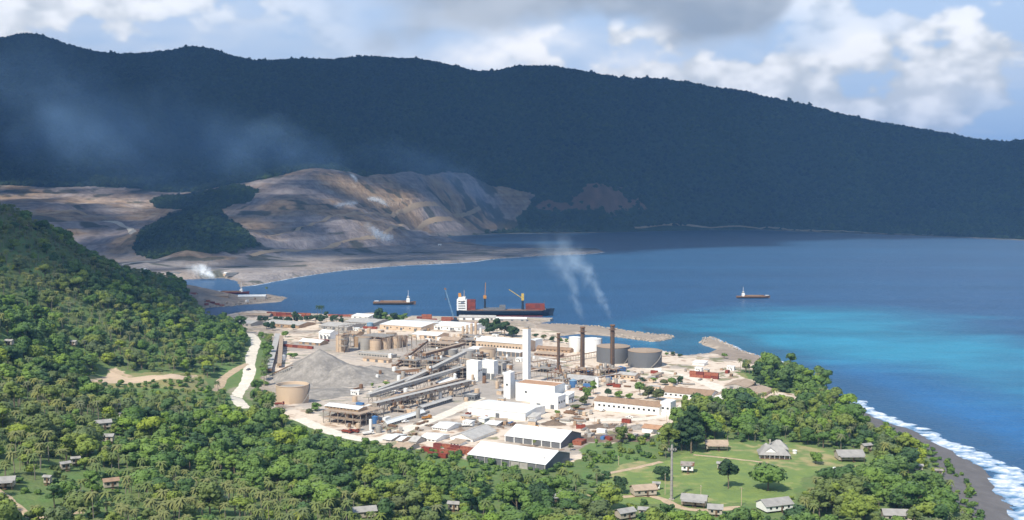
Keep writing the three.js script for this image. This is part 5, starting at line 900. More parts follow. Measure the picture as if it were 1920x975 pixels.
{
  const a = at(856, 593), b = at(1037, 593), L = a.distanceTo(b), c = a.clone().add(b).multiplyScalar(0.5), t = thing('cargo_ship', 'dark hulled cargo ship with white deckhouse moored at the quay', 'ship', V(c.x, 0.2, c.z - 6), Math.atan2(-(b.z - a.z), b.x - a.x)), W = 20, h = 7.5, X = (px) => (px - 946.5) / 181 * L;
  part(t, 'hull', hull(L, W, h), M.navy); part(t, 'boot_stripe', [bx(L * 0.82, 1, 0.2, -L * 0.02, 0.5, W / 2 + 0.02), bx(L * 0.82, 1, 0.2, -L * 0.02, 0.5, -W / 2 - 0.02)], M.red);
  part(t, 'deck', bx(L * 0.84, 0.3, W * 0.86, -L * 0.02, h + 0.1, 0), M.rust);
  const d = part(t, 'deckhouse', [bx(13, 14, W * 0.8, X(866), h + 7, 0), bx(9, 3, W * 0.7, X(866), h + 15.5, 0)], M.white);
  for (let k = 0; k < 4; k++) part(d, 'window', bx(9, 1, 0.15, X(866), h + 3 + k * 3, W * 0.4 + 0.05), M.glass); part(d, 'bridge_window', bx(0.2, 1.2, W * 0.72, X(866) + 6.6, h + 12.4, 0), M.glass);
  part(t, 'bridge_wing', bx(4, 1.2, W * 1.02, X(866), h + 13, 0), M.white); part(t, 'funnel', prism([[-2, 0], [2, 0], [1.4, 6], [-2, 6]], 3).translate(X(862), h + 16, 0), M.orange);
  for (const px of [909, 929]) part(t, 'hatch_cover', bx(14, 2.4, W * 0.7, X(px) + 5, h + 1.4, 0), M.slate);
  part(t, 'hold_coaming', bx(8, 6, W * 0.6, X(942), h + 3.2, 0), M.slate);
  const cr = part(t, 'crane_post', cyl(1.4, 1.2, 16, X(909), h, 0, 12), M.navy); part(cr, 'crane_cab', bx(4, 4, 4, X(909), h + 17, 0), M.orange);
  const jb = []; for (const s of [-1, 1]) jb.push(bar(V(X(909), h + 16, s * 1.1), V(X(909) + 1, h + 36, s * 0.5), 0.5)); for (let k = 0; k < 6; k++) jb.push(bar(V(X(909), h + 17 + k * 3.1, -1), V(X(909) + 0.6, h + 19.5 + k * 3.1, 1), 0.3)); part(cr, 'boom', jb, M.orange);
  const c2 = part(t, 'crane_post', cyl(1.5, 1.3, 13, X(980), h, 0, 12), M.navy); part(c2, 'crane_cab', bx(3.4, 9, 3.4, X(980), h + 17, 0), M.yellow);
  const j2 = []; for (const s of [-1, 1]) j2.push(bar(V(X(980), h + 15, s * 1.2), V(X(954), h + 27, s * 0.6), 0.7)); for (let k = 0; k < 6; k++) { const m0 = V(X(980), h + 15, 0).lerp(V(X(954), h + 27, 0), k / 6), m1 = V(X(980), h + 15, 0).lerp(V(X(954), h + 27, 0), (k + 1) / 6); j2.push(bar(m0.clone().add(V(0, 0, -1)), m1.clone().add(V(0, 0, 1)), 0.35)); } part(c2, 'boom', j2, M.yellow);
  part(t, 'forecastle', bx(10, 3, W * 0.62, X(1016), h + 1.6, 0), M.slate); part(t, 'foremast', [cyl(0.4, 0.3, 10, X(1021), h + 2, 0, 8), bx(0.3, 0.3, 4, X(1021), h + 10, 0)], M.slate); part(t, 'mast', [cyl(0.4, 0.25, 9, X(870), h + 17, 0, 8), bx(0.3, 0.3, 6, X(870), h + 23, 0)], M.cream);
  part(t, 'rail', [bx(L * 0.7, 0.15, 0.12, 0, h + 1.2, W / 2 * 0.98), bx(L * 0.7, 0.15, 0.12, 0, h + 1.2, -W / 2 * 0.98)], M.grey);
  const base = t.position, yaw = t.rotation.y, put = (x, y, z) => V(x, y, z).applyAxisAngle(V(0, 1, 0), yaw).add(base);
  for (const [x0, n, high] of [[878, 2, 5], [990, 4, 3]]) for (let i = 0; i < n; i++) for (let k = 0; k < high; k++) for (let z = -2; z <= 2; z++) container(put(X(x0) + i * 6.2 * 1.0, h + 0.3 + k * 2.62, z * 2.6), yaw, [M.red, M.maroon, M.red][Math.floor(rnd() * 3)], x0 === 878 ? 'red shipping container in the block before the ship deckhouse' : 'red shipping container stacked on the ship foredeck', x0 === 878 ? 'red containers before the deckhouse' : 'red containers on the foredeck');
}
function barge(label, x0, x1, y, m, houseAt, o = {}) {
  const a = at(x0, y), b = at(x1, y), L = a.distanceTo(b), c = a.clone().add(b).multiplyScalar(0.5), t = thing('barge', label, 'boat', V(c.x, 0.1, c.z), o.yaw ?? 0), W = L * 0.2, h = L * 0.06;
  part(t, 'hull', hull(L, W, h, 0.8), m); part(t, 'coaming', [bx(L * 0.62, h * 0.5, 0.4, -L * 0.03 * Math.sign(houseAt), h * 1.2, W * 0.42), bx(L * 0.62, h * 0.5, 0.4, -L * 0.03 * Math.sign(houseAt), h * 1.2, -W * 0.42)], M.rust); part(t, 'hold_cargo', prism([[-L * 0.3, 0], [L * 0.3, 0], [L * 0.2, h * 0.5], [-L * 0.2, h * 0.5]], W * 0.7).translate(-L * 0.04 * Math.sign(houseAt), h * 0.9, 0), m === M.red ? M.rust : M.tan);
  const x = houseAt * L, d = part(t, 'wheelhouse', [bx(L * 0.08, h * 1.4, W * 0.6, x, h * 1.7, 0), bx(L * 0.05, h, W * 0.4, x, h * 2.8, 0)], M.white); part(d, 'window', bx(L * 0.052, h * 0.35, W * 0.42, x, h * 3.0, 0), M.glass);
  part(t, 'mast', [cyl(0.3, 0.2, L * 0.16, x, h * 3, 0, 8), bx(0.2, 0.2, 3, x, h * 3 + L * 0.11, 0)], M.white); part(t, 'bow_rail', bx(L * 0.1, 0.5, W * 0.4, -Math.sign(houseAt) * L * 0.42, h * 1.4, 0), M.white);
  return t;
}
barge('rusty barge with white wheelhouse lying in the open harbour', 700, 779, 571, M.rust, 0.33);
barge('red brown barge with white wheelhouse behind the harbour spit', 405, 467, 551, M.red, 0.27);
barge('dark barge out on the blue bay', 1381, 1443, 559, M.rust, -0.3);
// blue grey harbour crane
{
  const p = G(853, 603), t = thing('harbour_crane', 'pale blue lattice boom crane on the quay', 'crane', p), m = M.paleBlue, top = V(-14, 38, 0), mpp = -p.z / F;
  part(t, 'carrier', bx(9, 1.6, 3.4, 0, 1.3, 0), M.navy); for (const x of [-3, 0, 3]) for (const k of [-1, 1]) part(t, 'wheel', new THREE.CylinderGeometry(0.7, 0.7, 0.5, 12).rotateX(Math.PI / 2).translate(x, 0.7, k * 1.6), M.tyre);
  part(t, 'cab', bx(4, 3, 3, 0.6, 3.5, 0), M.navy); const g = []; const tip = V((835 - 853) * mpp, 62 * mpp, 0), s = V(-1, 3.5, 0);
  for (const [y, z] of [[-0.6, -0.6], [-0.6, 0.6], [0.6, -0.6], [0.6, 0.6]]) g.push(bar(s.clone().add(V(y, 0, z)), tip.clone().add(V(y * 0.4, 0, z * 0.4)), 0.32)); for (let k = 0; k < 14; k++) { const a = s.clone().lerp(tip, k / 14), b = s.clone().lerp(tip, (k + 1) / 14); g.push(bar(a.add(V(0, 0, -0.6)), b.add(V(0, 0, 0.6)), 0.2)); }
  part(t, 'boom', g, m); part(t, 'boom_head', bx(2.4, 2, 1.6, tip.x, tip.y, 0), M.rust); part(t, 'hook_cable', rod(tip, tip.clone().add(V(0.6, -12, 0)), 0.15), M.navy); part(t, 'hook_block', bx(0.9, 1.5, 0.9, tip.x + 0.6, tip.y - 12.5, 0), M.rust);
}
// ---------------------------------------------------------------- village houses
function house(label, px, py, wpx, o = {}) {
  const p = G(px, py), mpp = -p.z / F, L = (o.L ?? wpx * mpp), D = o.D ?? L * 0.62, h = o.h ?? 2.8, yaw = o.yaw ?? GRID + 0.3, stilt = o.stilt ?? 0.9, t = thing('house', label, 'house', p, yaw, o.group), rise = o.rise ?? D * 0.24, e = 0.6, wm = o.wall ?? M.villageWall, rm = o.top ?? M.villageRoof;
  keepOut.push([p.x, p.z, Math.max(L, D) * 0.6 + 3]);
  const body = prism([[-D / 2, stilt], [D / 2, stilt], [D / 2, stilt + h], [0, stilt + h + rise], [-D / 2, stilt + h]], L).rotateY(Math.PI / 2); part(t, 'wall', metreUV(body), wm);
  for (const k of [-1, 1]) part(t, 'roof_panel', bx(Math.hypot(D / 2 + e, rise * (1 + 2 * e / D)), 0.12, L + 2 * e).rotateZ(-k * Math.atan2(rise, D / 2)).translate(k * (D / 4 + e / 2), stilt + h + rise / 2 - rise * e / D + 0.1, 0).rotateY(Math.PI / 2), rm);
  for (const x of [-0.45, 0, 0.45]) for (const z of [-0.42, 0.42]) part(t, 'stilt', bx(0.25, stilt + 0.5, 0.25, x * L, stilt / 2 - 0.25, z * D), M.wood);
  windowRow(t, Math.max(2, Math.round(L / 4)), L * 0.9, stilt + h * 0.55, D / 2 + 0.05, 1.1, 1); part(t, 'door', bx(0.95, 2, 0.12, L * 0.08, stilt + 1, D / 2 + 0.08), M.wood); part(t, 'step', [bx(1.3, stilt * 0.5, 0.8, L * 0.08, stilt * 0.25, D / 2 + 0.9)], M.wood);
  if (o.porch) { part(t, 'porch_roof', bx(L * 0.96, 0.1, 2.4).rotateX(0.16).translate(0, stilt + h - 0.35, D / 2 + 1.5), rm); for (const x of [-0.45, 0, 0.45]) part(t, 'porch_post', bx(0.16, stilt + h - 0.5, 0.16, x * L, (stilt + h - 0.5) / 2, D / 2 + 2.4), M.wood); }
  return t;
}
const roofs = [
  ['grey roofed house with a long veranda beside the dirt track end', 10, 914, 34, { porch: true, yaw: 0.25 }], ['small pale roofed hut in the clearing below the palm grove', 90, 908, 13, {}], ['rusty roofed house at the edge of a grassy patch', 208, 915, 26, { yaw: 0.5, top: M.brownRoof }], ['pair house with a patched grey roof among palms', 122, 882, 16, { yaw: 0.7 }], ['small grey roofed house beside the patched house', 142, 872, 14, { yaw: 0.4 }],
  ['low pale roofed house in the palm grove', 202, 829, 22, { yaw: 0.05 }], ['brown grey house with a gabled roof in the palm grove', 193, 803, 28, { yaw: 0.5 }], ['little white house beside the gabled house', 230, 786, 10, { wall: M.white }], ['largest grey roofed house under the dirt clearing', 236, 769, 28, { yaw: 0.55, porch: true }],
  ['pale roofed house on the left slope among bushes', 18, 648, 14, {}], ['small pale hut on the left slope above the clearing', 138, 648, 12, {}],
  ['grey roofed house hidden among the front palms', 683, 970, 42, { yaw: 0.3 }], ['small roof peeping out of the front broadleaf trees', 851, 957, 20, {}], ['grey roofed house in front of the layered dark trees', 1036, 945, 30, { yaw: 0.45 }], ['grey roofed shelter beside that house', 1060, 938, 20, { yaw: -0.3 }],
  ['brown roofed long house at the end of the lawn', 1206, 928, 44, { yaw: 0.25, top: M.roofTan }], ['small white hut next to the brown roofed long house', 1231, 918, 12, { wall: M.white }], ['grey gabled house in the scrub near the lawn', 1172, 972, 34, { yaw: 0.5 }], ['small half hidden house beside the grey gabled house', 1209, 968, 22, {}],
  ['little white house on stilts on the lawn', 1289, 885, 22, { stilt: 1.6, wall: M.white, D: 6 }], ['tiny shelter roof beside the lawn trees', 1352, 880, 14, {}], ['house with a bent grey roof below the lawn', 1302, 947, 46, { yaw: -0.3, porch: true }], ['small square pale roofed hut below the lawn', 1341, 965, 26, { yaw: -0.2, D: 6 }],
  ['brown roofed house at the top of the lawn', 1343, 842, 40, { yaw: -0.05, top: M.roofTan, porch: true }], ['white walled long house with grey roof at the lawn corner', 1452, 956, 58, { yaw: 0.35, wall: M.white, porch: false }],
  ['grey roofed hall with a side porch near the beach trees', 1592, 862, 48, { yaw: 0.02, porch: true }], ['round ended shelter behind the grey roofed hall', 1624, 845, 18, { yaw: 0.4 }], ['pale roofed house at the forest foot near the beach', 1680, 976, 50, { yaw: -0.1 }], ['small pinkish hut among the beach trees', 1722, 884, 14, {}], ['small pinkish shelter close to the beach trees', 1760, 893, 12, {}], ['pale roofed cabin by the coast bushes', 1562, 757, 9, { wall: M.white }]];
roofs.forEach(([l, x, y, w, o], i) => house(l, x, y, w, { top: i % 2 && !/grey|pale/.test(l) ? M.rustyRoof : M.villageRoof, ...o }));
// the large house with hipped roofs on the lawn
{
  const p = G(1452, 860), mpp = -p.z / F, t = thing('house', 'large house with several grey hipped roofs and a white gable on the lawn', 'house', p, -0.12); keepOut.push([p.x, p.z, 16]);
  const W = 60 * mpp, rm = M.villageRoof;
  part(t, 'wall', [bx(W * 0.8, 2.6, 10, 0, 1.3, -5), bx(W * 0.5, 5, 8, W * 0.14, 2.5, -8)], M.villageWall);
  const hip = (L, D, h, x, y, z, q) => { const a = [-L / 2, 0, -D / 2], b = [L / 2, 0, -D / 2], c = [L / 2, 0, D / 2], d = [-L / 2, 0, D / 2], r1 = [-q, h, 0], r2 = [q, h, 0]; for (const f of [[d, c, r2, r1], [b, a, r1, r2], [c, b, r2], [a, d, r1]]) part(t, 'roof_panel', metreUV(meshOf(f.flat(), f.length === 4 ? [0, 1, 2, 0, 2, 3] : [0, 1, 2]).toNonIndexed()).translate(x, y, z), rm); };
  hip(W, 13.5, 4.6, 0, 2.4, -4.6, W * 0.24); hip(W * 0.62, 11, 4.4, W * 0.16, 5.0, -8.2, W * 0.06); hip(W * 0.3, 7, 3, -W * 0.22, 4.4, -7.5, W * 0.02);
  part(t, 'gable', prism([[-3.2, 0], [3.2, 0], [0, 2.3]], 0.3).translate(-W * 0.12, 3.7, 0.6), M.white); part(t, 'gable_roof', [bar(V(-W * 0.12 - 3.4, 3.7, -1.4), V(-W * 0.12, 6.2, -1.4), 4, 0.15), bar(V(-W * 0.12 + 3.4, 3.7, -1.4), V(-W * 0.12, 6.2, -1.4), 4, 0.15)], rm);
  for (let i = 0; i < 7; i++) part(t, 'veranda_post', bx(0.18, 2.4, 0.18, -W * 0.46 + i * W * 0.153, 1.2, 1.7), M.white); part(t, 'veranda_floor', bx(W * 0.94, 0.3, 3, 0, 0.15, 0.6), M.wood); windowRow(t, 6, W * 0.7, 1.5, 0.06, 1.2, 1.1); part(t, 'chimney', bx(0.9, 2.2, 0.9, -W * 0.1, 8.6, -7), M.concrete);
  const q = G(1491, 848), k = tank('water_tank', 'white water tank beside the large hipped house', [1491, 851, 8], 6, { m: M.white, top: M.white, stair: false });
}
// ---------------------------------------------------------------- poles
{
  const p = G(1259, 937), h = 107 * -p.z / F, t = thing('floodlight_mast', 'tall grey mast with a square head frame rising from the lawn', 'mast', p);
  part(t, 'shaft', cyl(0.75, 0.5, h, 0, -0.3, 0, 12), M.grey); part(t, 'head_frame', [bx(4.4, 0.25, 0.25, 0, h - 2, 0), bx(4.0, 0.25, 0.25, 0, h - 3.3, 0), bx(0.25, 0.25, 3, 0, h - 2.4, 0)], M.steel); for (const x of [-1.9, -0.7, 0.7, 1.9]) part(t, 'floodlight', bx(0.7, 0.6, 0.5, x, h - 2.6, 0.3), M.grey); part(t, 'lightning_rod', cyl(0.1, 0.05, 3, 0, h - 0.4, 0, 6), M.steel);
  for (let k = 0; k < 9; k++) part(t, 'collar', new THREE.TorusGeometry(0.86 - k * 0.025, 0.08, 5, 12).rotateX(Math.PI / 2).translate(0, h * (k + 1) / 11, 0), M.steel); part(t, 'footing', bx(2.4, 0.6, 2.4, 0, 0.2, 0), M.concrete);
}
for (const [x, y, h] of [[1247, 928, 42], [1314, 938, 30], [1390, 948, 36], [1160, 872, 18], [1250, 792, 22], [1020, 880, 26], [1115, 796, 16]]) { const p = G(x, y), H = h * -p.z / F, t = thing('utility_pole', 'slim pale utility pole with one crossarm', 'pole', p, rr(0, 3), 'utility poles'); part(t, 'shaft', cyl(0.16, 0.11, H, 0, -0.2, 0, 8), M.cream); part(t, 'crossarm', bx(1.8, 0.14, 0.14, 0, H - 0.8, 0), M.wood); for (const k of [-0.7, 0.7]) part(t, 'insulator', cyl(0.07, 0.07, 0.3, k, H - 0.72, 0, 6), M.white); }

// ---------------------------------------------------------------- vehicles
for (const [x, y, m, yaw, l] of [[650, 812, M.red, -0.5, 'red truck on the haul road below the mill'], [664, 811, M.red, -0.5, 'red trailer truck next to the other on the haul road'], [690, 815, M.white, 0.6, 'white truck parked where the haul roads meet'], [524, 760, M.red, 0.2, 'red truck beside the peach coloured tank'], [800, 786, M.orange, 0.7, 'orange truck on the haul road beside the long white shed'], [880, 778, M.red, 1, 'dark red truck by the large low works building'], [905, 787, M.red, 0.3, 'red truck in front of the large low works building'], [1066, 755, M.red, 0.8, 'red truck behind the stepped annex'], [1092, 732, M.red, 1, 'red truck among bushes beside the blue tank'], [1145, 724, M.red, 0.2, 'red truck on the yard of the turbine hall'], [1240, 772, M.white, -0.5, 'white truck at the office end block'], [1000, 806, M.orange, 0.3, 'orange truck on the yard road before the warehouses'], [1340, 741, M.white, -0.4, 'white truck on the coast road'], [875, 800, M.white, 0.2, 'white truck beside the shed with dark openings']]) truck(G(x, y), yaw, m, l);
for (const [x, y, m, l, yaw] of [[466, 694, M.slate, 'dark pickup driving down the pale haul road', 1.2], [1070, 770, M.white, 'white pickup parked by the stepped annex', 0.4], [1180, 784, M.white, 'white pickup on the road before the long office block', 0], [1130, 771, M.white, 'white pickup parked at the open carport', 0.8], [1362, 755, M.white, 'white pickup near the second office wing', -0.4], [1235, 705, M.white, 'white pickup on the road to the headland', 0.3], [1565, 882, M.white, 'white pickup parked on the grass by the beach trees', 0.2], [760, 792, M.white, 'white pickup beside the long white roofed shed', 0.6], [960, 795, M.blue, 'blue pickup below the large low works building', 0.1], [830, 846, M.white, 'white pickup between the red containers', 0.4]]) pickup(G(x, y), yaw, m, l);

// ---------------------------------------------------------------- yard clutter: every piece a thing of its own
function clutter(n, area, level, kinds, names) {
  const xs = area.map((p) => p[0]), ys = area.map((p) => p[1]), x0 = Math.min(...xs), x1 = Math.max(...xs), y0 = Math.min(...ys), y1 = Math.max(...ys);
  for (let i = 0, tries = 0; i < n && tries < n * 30; tries++) {
    const x = rr(x0, x1), y = rr(y0, y1); if (!inside(area, x, y)) continue; i++;
    const p = G(x, y), k = kinds[Math.floor(rnd() * kinds.length)], yaw = GRID + (rnd() < 0.7 ? 0 : rr(-0.6, 0.6)) + (rnd() < 0.5 ? Math.PI / 2 : 0);
    const [where, group] = names;
    if (k === 'skid') { const w = rr(2, 5), h = rr(1.2, 2.6), d = rr(1.6, 3), t = thing('equipment_skid', 'grey and tan equipment skid ' + where, 'equipment', p, yaw, 'equipment skids ' + group); part(t, 'base_frame', bx(w, 0.35, d, 0, 0.2, 0), M.rust); part(t, 'housing', bx(w * 0.6, h, d * 0.8, -w * 0.15, 0.38 + h / 2, 0), [M.cream, M.grey, M.tan][i % 3]); part(t, 'motor', new THREE.CylinderGeometry(d * 0.28, d * 0.28, w * 0.3, 10).rotateZ(Math.PI / 2).translate(w * 0.32, 0.4 + d * 0.28, 0), M.steel); }
    if (k === 'pipes') { const L = rr(5, 10), t = thing('pipe_stack', 'stack of long steel pipes ' + where, 'pipes', p, yaw, 'pipe stacks ' + group); part(t, 'bearer', [bx(0.3, 0.3, 2.4, -L * 0.3, 0.15, 0), bx(0.3, 0.3, 2.4, L * 0.3, 0.15, 0)], M.wood); for (let r = 0; r < 2; r++) for (let q = 0; q < 4 - r; q++) part(t, 'pipe', new THREE.CylinderGeometry(0.27, 0.27, L, 8).rotateZ(Math.PI / 2).translate(0, 0.57 + r * 0.48, (q - (3 - r) / 2) * 0.56), [M.rust, M.steel][i % 2]); }
    if (k === 'crate') { const w = rr(1.4, 3), h = rr(1, 2), t = thing('wooden_crate', 'brown wooden crate ' + where, 'crate', p, yaw, 'wooden crates ' + group); part(t, 'box', bx(w, h, w * 0.8, 0, h / 2 + 0.12, 0), M.wood); part(t, 'lid', bx(w + 0.1, 0.1, w * 0.8 + 0.1, 0, h + 0.18, 0), M.tan); part(t, 'skid_rail', [bx(w, 0.12, 0.12, 0, 0.06, w * 0.3), bx(w, 0.12, 0.12, 0, 0.06, -w * 0.3)], M.wood); }
    if (k === 'drum') { const r = rr(0.9, 2.1), h = rr(2, 7.5), c = [M.cream, M.white, M.grey, M.rust][Math.floor(rnd() * 4)], t = thing('small_tank', `small ${{ cream: 'cream', white: 'white', grey: 'grey', rust: 'rusty' }[c.name]} upright tank ` + where, 'tank', p, yaw, 'small tanks ' + group); part(t, 'shell', cyl(r, r, h, 0, 0.1, 0, 16), c); part(t, 'roof', new THREE.ConeGeometry(r + 0.06, 0.5, 16).translate(0, h + 0.36, 0), c); part(t, 'pipe', rod(V(r + 0.15, 0.2, 0), V(r + 0.15, h, 0), 0.09), M.steel); }
    if (k === 'hut') { const w = rr(4, 8), d = rr(3, 5), h = rr(2.6, 3.6), c = [M.white, M.cream, M.grey][i % 3], t = thing('site_hut', `small ${{ white: 'white', cream: 'cream', grey: 'grey' }[c.name]} site hut ` + where, 'hut', p, yaw, 'site huts ' + group); part(t, 'wall', bx(w, h, d, 0, h / 2, 0), c); part(t, 'roof_panel', bx(w + 0.6, 0.16, d + 0.6).rotateX(0.05).translate(0, h + 0.22, 0), [M.roofWhite, M.roofGrey, M.roofTan][i % 3]); part(t, 'door', bx(0.9, 2, 0.1, w * 0.2, 1, d / 2 + 0.05), M.slate); for (const s of [-0.25, 0.0]) part(t, 'window', bx(0.9, 0.8, 0.08, w * s, h * 0.6, d / 2 + 0.04), M.glass); }
    if (k === 'box') { const c = [M.red, M.blue, M.white, M.grey, M.cream][Math.floor(rnd() * 5)], w = { red: 'red', blue: 'blue', white: 'white', grey: 'grey', cream: 'cream' }[c.name]; container(p, yaw, c, `${w} shipping container ` + where, `${w} containers ` + group); }
    if (k === 'scrap') { const t = thing('scrap_pile', 'rusty pile of scrap steel ' + where, 'scrap pile', p, yaw, 'scrap piles ' + group); for (let q = 0; q < 9; q++) { const L = rr(1.5, 4.5), a = rr(0, 3.14), o = V(rr(-1.5, 1.5), rr(0.2, 0.9), rr(-1.5, 1.5)), d = V(Math.cos(a) * L / 2, rr(-0.15, 0.3), Math.sin(a) * L / 2); part(t, 'beam', bar(o.clone().sub(d), o.clone().add(d), rr(0.2, 0.5)), [M.rust, M.rustSteel, M.steel][q % 3]); } }
  }
}
clutter(46, [[690, 700], [900, 650], [1000, 680], [960, 740], [880, 760], [720, 790]], 6, ['skid', 'drum', 'hut', 'skid', 'pipes', 'drum'], ['among the process steelwork', 'among the process steelwork']);
clutter(30, [[560, 630], [640, 612], [880, 612], [960, 625], [900, 650], [700, 640]], 5, ['hut', 'box', 'skid', 'drum', 'hut'], ['between the wharf stores', 'between the wharf stores']);
clutter(30, [[1030, 690], [1200, 690], [1290, 700], [1180, 730], [1060, 740]], 6, ['skid', 'drum', 'hut', 'box', 'pipes'], ['round the dark chimneys', 'round the dark chimneys']);
clutter(46, [[1030, 785], [1180, 790], [1235, 800], [1220, 822], [1110, 832], [1090, 812]], 7, ['scrap', 'pipes', 'crate', 'scrap', 'skid', 'box'], ['on the salvage yard beyond the warehouses', 'on the salvage yard']);
clutter(24, [[870, 785], [985, 795], [1040, 790], [1000, 812], [880, 800]], 7, ['scrap', 'pipes', 'crate', 'skid', 'hut'], ['in front of the low white works building', 'before the low white works building']);
clutter(20, [[700, 790], [800, 790], [840, 812], [740, 822]], 7, ['skid', 'crate', 'pipes', 'scrap'], ['beside the yard road by the small sheds', 'beside the small sheds']);
clutter(24, [[1180, 700], [1300, 690], [1420, 690], [1300, 730], [1190, 735]], 6, ['pipes', 'box', 'hut', 'skid', 'crate'], ['on the yard behind the offices', 'on the yard behind the offices']);
clutter(16, [[400, 603], [560, 592], [640, 598], [560, 612], [420, 610]], 4, ['box', 'skid', 'hut'], ['on the small harbour wharf', 'on the small harbour wharf']);
clutter(14, [[345, 553], [500, 557], [520, 561], [440, 569], [370, 574]], 3, ['box', 'skid', 'scrap'], ['out on the harbour spit', 'on the harbour spit']);
clutter(26, [[660, 722], [760, 712], [880, 760], [720, 772], [640, 760]], 6, ['skid', 'drum', 'pipes', 'box', 'hut'], ['round the mill and its galleries', 'round the mill']);

clutter(34, [[760, 655], [860, 640], [1000, 655], [1040, 690], [940, 700], [800, 700]], 6, ['drum', 'skid', 'pipes', 'hut', 'drum'], ['between the grey tanks and the long building', 'between the grey tanks']);
clutter(26, [[1060, 700], [1160, 700], [1200, 715], [1080, 735]], 6, ['drum', 'skid', 'pipes', 'box'], ['beside the turbine hall', 'beside the turbine hall']);
clutter(24, [[640, 770], [700, 760], [820, 770], [720, 815], [640, 812]], 6, ['skid', 'pipes', 'crate', 'drum', 'box'], ['on the mill yard', 'on the mill yard']);
clutter(24, [[1060, 770], [1115, 760], [1120, 785], [1060, 800], [1030, 790]], 6, ['scrap', 'pipes', 'crate', 'skid'], ['by the spoil heap and annex', 'by the spoil heap']);
clutter(60, [[760, 650], [900, 640], [1000, 660], [1040, 710], [960, 760], [860, 760], [740, 770], [700, 720]], 6, ['drum', 'skid', 'hut', 'pipes', 'drum', 'scrap'], ['packed between galleries, tanks and white buildings', 'between galleries and tanks']);
// ---------------------------------------------------------------- boulders on the breakwaters
{
  const list = [], o = new THREE.Object3D(), g = new THREE.IcosahedronGeometry(1, 1), p = g.attributes.position; for (let i = 0; i < p.count; i++) { const s = 0.7 + 0.5 * hash(Math.round(p.getX(i) * 50) + Math.round(p.getY(i) * 31), Math.round(p.getZ(i) * 50)); p.setXYZ(i, p.getX(i) * s, p.getY(i) * s * 0.8, p.getZ(i) * s); } g.computeVertexNormals();
  for (const line of [[[1002, 607], [1100, 611], [1190, 623], [1256, 631], [1226, 640], [1150, 630]], [[1316, 646], [1330, 633], [1350, 641], [1400, 663], [1450, 676], [1480, 690]], [[372, 579], [450, 572], [536, 559]], [[1140, 651], [1250, 661], [1285, 670], [1320, 666]]]) { const c = new THREE.CatmullRomCurve3(line.map(([x, y]) => at(x, y, 0)), false, 'centripetal'), n = Math.round(c.getLength() / 0.8); for (let i = 0; i < n; i++) { const q = c.getPointAt(rnd()); q.x += rr(-4, 4); q.z += rr(-4, 4); list.push([q.x, Math.max(0, ground(q.x, q.z)) + 0.1, q.z, rr(0.5, 1.5)]); } }
  const m = shade(new THREE.InstancedMesh(g, new THREE.MeshStandardMaterial({ color: new THREE.Color().setRGB(0.36, 0.30, 0.24), roughness: 0.95 }), list.length)), col = new THREE.Color(); list.forEach(([x, y, z, s], i) => { o.position.set(x, y, z); o.rotation.set(rr(0, 6), rr(0, 6), rr(0, 6)); o.scale.setScalar(s); o.updateMatrix(); m.setMatrixAt(i, o.matrix); const k = rr(0.6, 1.2); m.setColorAt(i, col.setRGB(k, k, k)); });
  m.name = 'boulders'; m.userData = { kind: 'stuff', label: 'brown boulders armouring the breakwaters and headland', category: 'boulders' }; scene.add(m);
}
// ---------------------------------------------------------------- trees one can point to
function marked(list, name, cat, vs, ms, tm, group) { for (const [x, y, s, k, q, label, g] of list) { const p = (g ?? G)(x, y); individual(name, label, cat, group, vs[Math.floor(rnd() * vs.length)], tm, ms[q], p, rr(0, 6.28), [s, s * k, s]); } }
const dark = leaf('leafdark', 0.040, 0.078, 0.028, 0.15), lime = leaf('leaflime', 0.19, 0.24, 0.04, 0.2), olive = leaf('leafolive', 0.11, 0.13, 0.045, 0.2); const tones = [greens[0], greens[2], dark, lime, olive];
marked([[1365, 916, 1.15, 1.15, 2, 'dark rounded tree standing alone on the lawn']], 'dark_tree', 'tree', [bushy[3]], tones, bark);
marked([[1440, 920, 1.75, 0.85, 0, 'wide spreading green tree standing alone on the lawn']], 'broadleaf_tree', 'tree', [bushy[4]], tones, bark);
marked([[1242, 900, 0.9, 0.9, 2, 'dark spreading tree beside the grey mast'], [1163, 925, 0.9, 0.95, 2, 'dark round tree on the grass near the dirt track'], [1530, 870, 0.85, 0.8, 1, 'small round tree on the grass before the beach forest'], [1010, 960, 1.35, 1.1, 2, 'dark layered tree in front of the long warehouse'], [960, 965, 1.2, 1.0, 2, 'second dark layered tree beside the first'], [797, 960, 0.95, 1.3, 3, 'yellow green rounded tree at the edge of the palms'], [740, 985, 1.5, 0.8, 4, 'broad olive crown in front of the palms'], [330, 970, 0.95, 1.2, 3, 'bright lime tree beside the front forest'], [365, 850, 0.7, 1.5, 3, 'slim lime tree inside the palm grove']], 'broadleaf_tree', 'tree', bushy, tones, bark);
marked([[1296, 850, 1.55, 1.25, 2, 'tallest dark layered tree at the corner of the yard'], [1278, 845, 1.2, 1.15, 2, 'dark layered tree beside the tallest one']], 'layered_tree', 'tree', layered, tones, bark);
